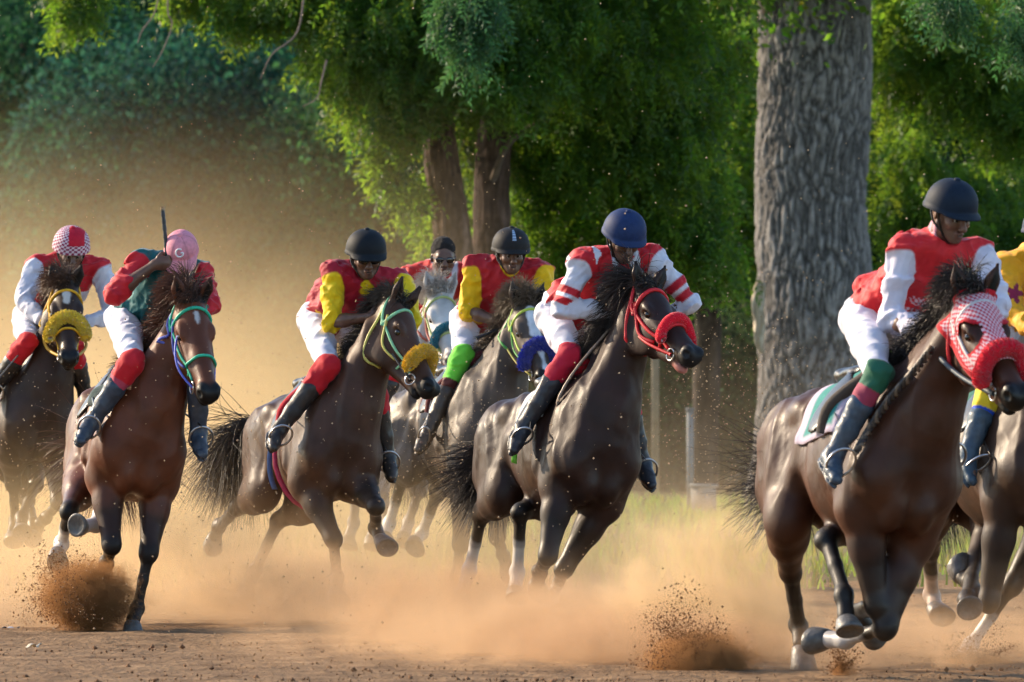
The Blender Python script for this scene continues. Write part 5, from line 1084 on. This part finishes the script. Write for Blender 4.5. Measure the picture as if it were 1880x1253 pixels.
    # dark hedge of shrubs far behind, one after another
    for i, (px, py, D_, rx, ry, n, lab, tn) in enumerate((
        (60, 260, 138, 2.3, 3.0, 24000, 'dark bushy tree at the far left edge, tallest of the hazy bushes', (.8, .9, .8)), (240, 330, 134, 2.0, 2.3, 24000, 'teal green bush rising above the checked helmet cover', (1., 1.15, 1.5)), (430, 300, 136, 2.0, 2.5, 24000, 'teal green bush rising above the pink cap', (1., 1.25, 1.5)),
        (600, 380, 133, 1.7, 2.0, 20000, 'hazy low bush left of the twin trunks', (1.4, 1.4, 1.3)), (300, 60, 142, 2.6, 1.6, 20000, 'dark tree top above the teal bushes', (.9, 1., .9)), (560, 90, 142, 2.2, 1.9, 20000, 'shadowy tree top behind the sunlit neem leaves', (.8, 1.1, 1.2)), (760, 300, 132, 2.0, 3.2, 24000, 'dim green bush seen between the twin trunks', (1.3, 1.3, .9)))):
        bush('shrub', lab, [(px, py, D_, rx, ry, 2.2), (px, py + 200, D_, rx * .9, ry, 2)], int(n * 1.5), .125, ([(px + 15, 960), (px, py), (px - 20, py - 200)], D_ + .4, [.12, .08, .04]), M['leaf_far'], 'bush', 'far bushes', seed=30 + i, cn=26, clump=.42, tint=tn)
    for i, (px, lab) in enumerate(((-100, 'leafy wall at the far left'), (420, ''), (940, ''), (1460, ''), (1980, ''))): pass
    g = np.random.default_rng(77); 
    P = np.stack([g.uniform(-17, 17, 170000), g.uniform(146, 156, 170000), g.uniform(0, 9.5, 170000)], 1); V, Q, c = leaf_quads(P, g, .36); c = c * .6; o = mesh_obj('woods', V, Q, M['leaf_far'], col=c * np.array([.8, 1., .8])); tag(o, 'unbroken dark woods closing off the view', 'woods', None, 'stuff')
    for i, (px, lab) in enumerate(((1000, 'dim undergrowth below the low foliage behind the red vest rider'), (1180, 'dark brown undergrowth shrub behind the raised head of the black horse'), (1340, 'dark brown undergrowth shrub against the left edge of the big trunk'), (1680, 'shady undergrowth shrub right of the big trunk'), (1850, 'shady undergrowth shrub at the right edge'))):
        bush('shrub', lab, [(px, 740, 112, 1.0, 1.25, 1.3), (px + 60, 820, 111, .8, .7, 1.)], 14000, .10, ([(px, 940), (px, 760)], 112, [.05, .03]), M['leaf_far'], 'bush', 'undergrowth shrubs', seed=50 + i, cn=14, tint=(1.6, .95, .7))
    # small posts and a sign among the trees
    M['paint'] = mat('weathered_paint', (.24, .25, .26), rough=.7, noise=.25, nscale=6)
    def box(mb, c, sx, sy, sz, ry=0.):
        v = np.array([[x_, y_, z_] for x_ in (-1, 1) for y_ in (-1, 1) for z_ in (-1, 1)]) * np.array([sx, sy, sz]) / 2; ca, sa = math.cos(ry), math.sin(ry); v = np.stack([v[:, 0] * ca + v[:, 2] * sa, v[:, 1], -v[:, 0] * sa + v[:, 2] * ca], 1)
        mb.add(v + c, np.array([[0, 1, 3, 2], [4, 6, 7, 5], [0, 4, 5, 1], [2, 3, 7, 6], [0, 2, 6, 4], [1, 5, 7, 3]]))
    Yp = 92.; mb = MB(); c0 = at(1267, 762, Yp); box(mb, np.array([c0[0], Yp, .56]), .075, .075, 1.12); box(mb, np.array([c0[0], Yp, 1.135]), .095, .095, .03); o = mb.obj('post', M['paint'], None, smooth=False); tag(o, 'pale weathered post standing right below the chin of the black horse', 'post')
    mb = MB(); c0 = at(1292, 822, 90.); box(mb, np.array([c0[0], 90., .17]), .26, .2, .3); box(mb, np.array([c0[0], 90., .335]), .30, .24, .03); o = mb.obj('marker_block', M['paint'], None, smooth=False); tag(o, 'low pale marker block in the grass beside the weathered post', 'marker')
    t = empty('sign', at(1198, 700, 100) * np.array([1, 1, 0]), 'small grey board on a pale post half lost in the foliage above the navy helmet', 'sign'); mb = MB(); box(mb, at(1197, 337, 100.), .36, .04, .11); mb.obj('board', M['paint'], t, smooth=False)
    mb = MB(); c1 = at(1203, 337, 100.3); box(mb, np.array([c1[0], 100.3, c1[2] / 2]), .09, .06, c1[2]); mb.obj('post', mat('pale_timber', (.34, .28, .2), rough=.8, noise=.3, nscale=8), t, smooth=False)
    # cream rag hanging at the edge of the trunk
    G = np.zeros((14, 6, 3)); 
    for i in range(14):
        for j in range(6):
            w_ = [6, 12, 13, 14, 14, 13, 13, 12, 12, 11, 10, 8, 5, 2][i]; G[i, j] = at(1403 - (5 - j) / 5 * (w_ + 8) + 2 * math.sin(i), 518 + i * 10, 96.2 + .04 * math.sin(j * 2 + i))
    V, Q = sheet(G, .01); o = mesh_obj('cloth_strip', V, Q, mat('cream_cloth', (.55, .46, .34), rough=.9, noise=.15, nscale=10, bump=.3, bscale=20)); tag(o, 'cream coloured strip of cloth hanging against the left edge of the big trunk', 'cloth')
# ================================================================ dust in the air: real volumes standing over the track
def dust_volume(name, label, x0, x1, y0, y1, z0, z1, dens, color=(.80, .60, .40), nscale=.55, falloff=1.2, contrast=(.42, .70), xfade=None, aniso=.35, step=.5, core=None, base=.15, warp=1.5, zpow=1., seed=0., det=4, rag=3.4):
    """closed box filled with noisy dust, thinning upwards (falloff = height in m) and to its sides"""
    v = np.array([[x, y, z] for x in (x0, x1) for y in (y0, y1) for z in (z0, z1)], float); Q = np.array([[0, 1, 3, 2], [4, 6, 7, 5], [0, 4, 5, 1], [2, 3, 7, 6], [0, 2, 6, 4], [1, 5, 7, 3]])
    m = bpy.data.materials.new(name + '_air'); m.use_nodes = True; n = m.node_tree; n.nodes.clear(); L = n.links.new; out = n.nodes.new('ShaderNodeOutputMaterial'); pv = n.nodes.new('ShaderNodeVolumePrincipled'); L(pv.outputs[0], out.inputs['Volume'])
    pv.inputs['Color'].default_value = (*color, 1); pv.inputs['Anisotropy'].default_value = aniso
    def math_(op, a, b=None, c=None, clamp=False):
        k = n.nodes.new('ShaderNodeMath'); k.operation = op; k.use_clamp = clamp
        for i, q in enumerate((a, b, c)):
            if q is None: continue
            if isinstance(q, (int, float)): k.inputs[i].default_value = q
            else: L(q, k.inputs[i])
        return k.outputs[0]
    g = n.nodes.new('ShaderNodeTexCoord'); sep = n.nodes.new('ShaderNodeSeparateXYZ'); L(g.outputs['Object'], sep.inputs[0]); X, Y, Z = sep.outputs
    mp = n.nodes.new('ShaderNodeMapping'); mp.inputs['Location'].default_value = (seed * 3.1, seed * 7.7, seed); L(g.outputs['Object'], mp.inputs[0])
    t = n.nodes.new('ShaderNodeTexNoise'); t.inputs['Scale'].default_value = nscale; t.inputs['Detail'].default_value = det; t.inputs['Roughness'].default_value = .58; t.inputs['Distortion'].default_value = warp; L(mp.outputs[0], t.inputs['Vector'])
    mr = n.nodes.new('ShaderNodeMapRange'); mr.inputs[1].default_value, mr.inputs[2].default_value = contrast; mr.inputs[3].default_value = base; mr.inputs[4].default_value = 1; L(t.outputs['Fac'], mr.inputs[0]); d = mr.outputs[0]
    hz = math_('EXPONENT', math_('MULTIPLY', math_('POWER', math_('MAXIMUM', math_('DIVIDE', Z, falloff), 0.), zpow), -1.)); d = math_('MULTIPLY', d, hz)
    def edge(A, lo, hi, w0, w1):
        a = math_('DIVIDE', math_('SUBTRACT', A, lo), w0, clamp=True); b = math_('DIVIDE', math_('SUBTRACT', hi, A), w1, clamp=True); e = math_('MULTIPLY', a, b); return math_('MULTIPLY', e, math_('MULTIPLY_ADD', e, -2., 3.)) if False else e
    fx = xfade or (1., 1.); d = math_('MULTIPLY', d, edge(X, x0, x1, fx[0], fx[1])); d = math_('MULTIPLY', d, edge(Y, y0, y1, min(2., (y1 - y0) / 3), min(2., (y1 - y0) / 3))); d = math_('MULTIPLY', d, math_('DIVIDE', math_('SUBTRACT', z1, Z), (z1 - z0) * .3, clamp=True))
    if core is not None:      # ellipsoidal puff with a ragged rim
        cx, cy, cz, rx, ry, rz = core
        q = math_('ADD', math_('ADD', math_('POWER', math_('ABSOLUTE', math_('DIVIDE', math_('SUBTRACT', X, cx), rx)), 2.), math_('POWER', math_('ABSOLUTE', math_('DIVIDE', math_('SUBTRACT', Y, cy), ry)), 2.)), math_('POWER', math_('ABSOLUTE', math_('DIVIDE', math_('SUBTRACT', Z, cz), rz)), 2.))
        q = math_('SUBTRACT', 1.0, math_('ADD', q, math_('MULTIPLY', math_('SUBTRACT', t.outputs['Fac'], .5), rag))); d = math_('MULTIPLY', d, math_('MULTIPLY', q, 2.2, clamp=True))
    L(math_('MULTIPLY', d, dens), pv.inputs['Density'])
    o = mesh_obj(name, v, Q, m, smooth=False); tag(o, label, 'dust', 'clouds of raised dust', 'stuff')
    try: m.cycles.volume_step_rate = step
    except Exception as e: print(e)
    return o
if want('dust'):
    GOLD = (.93, .69, .39)
    dust_volume('dust_cloud', 'tall golden bank of dust hanging behind the four horses at the left', -10, .1, 59, 78, 0, 4.4, .42, GOLD, nscale=.40, falloff=1.65, contrast=(.34, .68), xfade=(.5, 2.8), step=.35, base=.18, zpow=2.)
    dust_volume('dust_haze', 'thin dust drifting over the grass between the black horse and the big trunk', -2, 6.5, 57, 80, 0, 2.2, .07, (.80, .62, .42), nscale=.5, falloff=.55, xfade=(2., 2.), step=.4, base=.2, seed=2)
    dust_volume('dust_cloud', 'low golden dust around the hooves of the left group', -6.4, 1.2, 50.2, 58.5, 0, 1.5, .50, GOLD, nscale=.8, falloff=.55, zpow=2., xfade=(.5, 1.5), step=.3, base=.2, seed=3)
    dust_volume('dust_cloud', 'dust wrapping the hooves of the black horse and curling towards the front right', -2.6, 1.9, 47.9, 53, 0, 1.0, 1.3, (.84, .58, .35), nscale=1.5, falloff=.34, zpow=2., xfade=(1.2, 1.2), step=.25, base=.0, seed=4, contrast=(.44, .64))
    dust_volume('dust_cloud', 'low dust rolling over the bare track at the left', -6, -.5, 48.2, 53, 0, .8, .6, (.86, .62, .38), nscale=1.0, falloff=.22, xfade=(.8, 1.2), step=.3, base=.1, seed=6)
    dust_volume('dust_cloud', 'broad low swirl of dust filling the bottom centre and right of the view', -1.6, 3.9, 40.4, 47, 0, .8, 1.5, (.80, .54, .32), nscale=1.7, falloff=.21, zpow=1.6, xfade=(1.2, .8), step=.3, base=.03, seed=12, contrast=(.48, .62))  # browner tint puts shadow into the colour of this swirl
    c = at(1300, 1060, 43.0); dust_volume('dust_plume', 'plume of dust rising left of the leading hind leg', c[0] - 1.4, c[0] + 1.4, 41.6, 44.4, 0, 1.15, 9., (.93, .68, .40), nscale=1.6, falloff=1., core=(c[0], 43., .30, .62, .7, .62), xfade=(.7, .7), step=.5, seed=5, base=0.)
    c = at(1080, 1170, 43.4); dust_volume('dust_plume', 'rolling puff of dust at the bottom centre', c[0] - 1.5, c[0] + 1.5, 42.2, 44.6, 0, .8, 6., (.78, .52, .31), nscale=2.4, falloff=1., core=(c[0], 43.4, .12, .95, .8, .30), xfade=(.6, .6), step=.5, seed=8, base=0.)
    c = at(640, 1120, 48.5); dust_volume('dust_plume', 'puff of dust kicked up under the horse with the long yellow noseband', c[0] - 1.6, c[0] + 1.6, 47.3, 49.7, 0, .8, 4., (.76, .52, .32), nscale=2.2, falloff=1., core=(c[0], 48.5, .12, 1.0, .8, .35), xfade=(.6, .6), step=.5, seed=9, base=0.)
    for i, (px, py, Y, rx, rz, dn, cc, lab) in enumerate((
        (330, 1040, 48.6, .9, .30, 3.5, (.90, .64, .38), 'loose drift of dust right of the planted hoof of the bay horse'), (40, 1090, 48.0, .9, .30, 4., (.84, .60, .38), 'grey brown drift of dust at the left edge above the dirt'),
        (850, 1130, 45.6, .8, .26, 7., (.66, .42, .24), 'brown billow of dust under the white socked hind leg'), (1180, 1215, 42.3, .9, .16, 10., (.66, .42, .25), 'brown low billow of dust at the bottom between the leading horses'),
        (1640, 1190, 41.2, .6, .16, 6., (.80, .55, .34), 'low drift of dust under the folded legs of the nearest horse'), (500, 1075, 49.6, .7, .22, 4.5, (.86, .60, .36), 'small puff behind the hind hooves of the horse with the streaming tail'))):
        c = at(px, py, Y); dust_volume('dust_plume', lab, c[0] - rx * 1.7, c[0] + rx * 1.7, Y - rx, Y + rx, 0, max(c[2], .1) + rz * 2.2, dn, cc, nscale=2.2, falloff=1.2, core=(c[0], Y, max(c[2], .08), rx, rx * .8, rz * 1.3), xfade=(rx * .6, rx * .6), step=.6, seed=20 + i, base=0., warp=2.2)
    rg = np.random.default_rng(5); M['grit'] = mat('flying_grit', vcol=True, rough=.9, spec=.1)
    def burst(px, py, Y, rx, rz, label, n=2600, dens=26., seed=0, col=(.26, .13, .06)):
        c = at(px, py, Y); g = np.random.default_rng(seed); root = empty('dirt_burst', (c[0], Y, 0), label, 'dirt burst', 'bursts of kicked up dirt'); root['kind'] = 'stuff'
        o = dust_volume('dust_core', label, c[0] - rx * 1.8, c[0] + rx * 1.8, Y - rx * 1.3, Y + rx * 1.3, 0, c[2] + rz * 1.7, dens, (.50, .26, .11), nscale=9., falloff=2., core=(c[0], Y, c[2], rx, rx, rz), xfade=(.06, .06), step=.6, seed=seed, base=.05, aniso=.2, rag=8., warp=3.)
        off = np.array(root.location)
        for k_ in ('label', 'category', 'group'): del o[k_]
        # keep the volume at world coordinates so that its texture stays in place
        o.parent = root; o.matrix_parent_inverse = Matrix.Translation(-Vector(off))
        nj = 16; jd = g.normal(size=(nj, 3)) * np.array([.9, .8, .5]) + np.array([-.35, 0, .75]); jd /= np.linalg.norm(jd, axis=1, keepdims=True); jl = g.uniform(.5, 1.9, nj); ji = g.integers(0, nj, n)
        t = g.uniform(0, 1, (n, 1)) ** .8; P = np.array([c[0], Y, max(.02, c[2] - rz * .8)]) + jd[ji] * (t * jl[ji][:, None]) * np.array([rx, rx, rz * 1.5]) + g.normal(size=(n, 3)) * (.04 + .20 * t) * np.array([rx, rx, rz]); P[:, 2] = np.abs(P[:, 2] - .01) + .01
        V, Q = rocks_(P, g.uniform(.0008, .0024, n) * g.choice([1, 1, 1, 1, 1, 1, 1.6, 2.8], n), g); mesh_obj('clods', V, Q, M['grit'], root, col=np.repeat(g.uniform(.4, 1.3, (n, 1)) * np.array(col), 6, 0), smooth=False)
    oct2 = np.array([[1, 0, 0], [0, 1, 0], [-1, 0, 0], [0, -1, 0], [0, 0, 1], [0, 0, -1.]]); tri2 = np.array([[0, 1, 4], [1, 2, 4], [2, 3, 4], [3, 0, 4], [1, 0, 5], [2, 1, 5], [3, 2, 5], [0, 3, 5]])
    def rocks_(P, s_, rg):
        V = P[:, None] + oct2[None] * s_[:, None, None] * rg.uniform(.5, 1.4, (len(P), 6, 1)); Q = (tri2[None] + 6 * np.arange(len(P))[:, None, None]).reshape(-1, 3); return V.reshape(-1, 3), Q
    burst(162, 1098, 47.2, .25, .20, 'dense ball of brown dirt kicked up beside the planted hoof of the bay horse', n=20000, dens=190., seed=1)
    burst(1285, 1222, 41.0, .24, .15, 'dark brown dirt burst at the bottom edge in front of the leading horse', n=13000, dens=190., seed=2)
    burst(1548, 1248, 40.3, .07, .12, 'small spout of dirt at the bottom edge beside the leading hoof', n=2000, dens=90., seed=3)
    burst(1790, 1226, 42.0, .18, .07, 'flat heap of flung dirt under the pale hooves at the right', n=4000, dens=90., seed=4)
    burst(800, 1150, 46.4, .12, .14, 'dark smudge of dirt thrown up left of the white socked hind hoof', n=1800, dens=30., seed=5)
    # loose grit hanging in the air
    N = 6500; g = np.random.default_rng(99); x = g.uniform(-3.4, 3.4, N); y = g.uniform(43, 58, N); z = g.exponential(1.1, N) + .03; P = np.stack([x * y / 50 * .98, y, z], 1); P = P[P[:, 2] < 4.4]
    for (px, py, Y, r_, k_) in ((900, 860, 49.5, .25, 900), (240, 850, 48.6, .30, 500), (60, 800, 56, .3, 400), (1330, 740, 52, .5, 1200), (640, 850, 51.5, .4, 450), (1250, 880, 52, .5, 500)):
        P = np.concatenate([P, at(px, py, Y) + g.normal(size=(k_, 3)) * np.array([r_, .25, r_ * .8])])
    P = P[P[:, 2] > .02]; V, Q = rocks_(P, g.uniform(.0012, .0042, len(P)) * g.choice([1, 1, 1, 1.7], len(P)), g); o = mesh_obj('flying_grit', V, Q, M['grit'], col=np.repeat(g.uniform(.5, 1.5, (len(P), 1)) * np.array([.45, .32, .2]), 6, 0), smooth=False); tag(o, 'countless specks of grit flying through the air around the horses', 'grit', None, 'stuff')
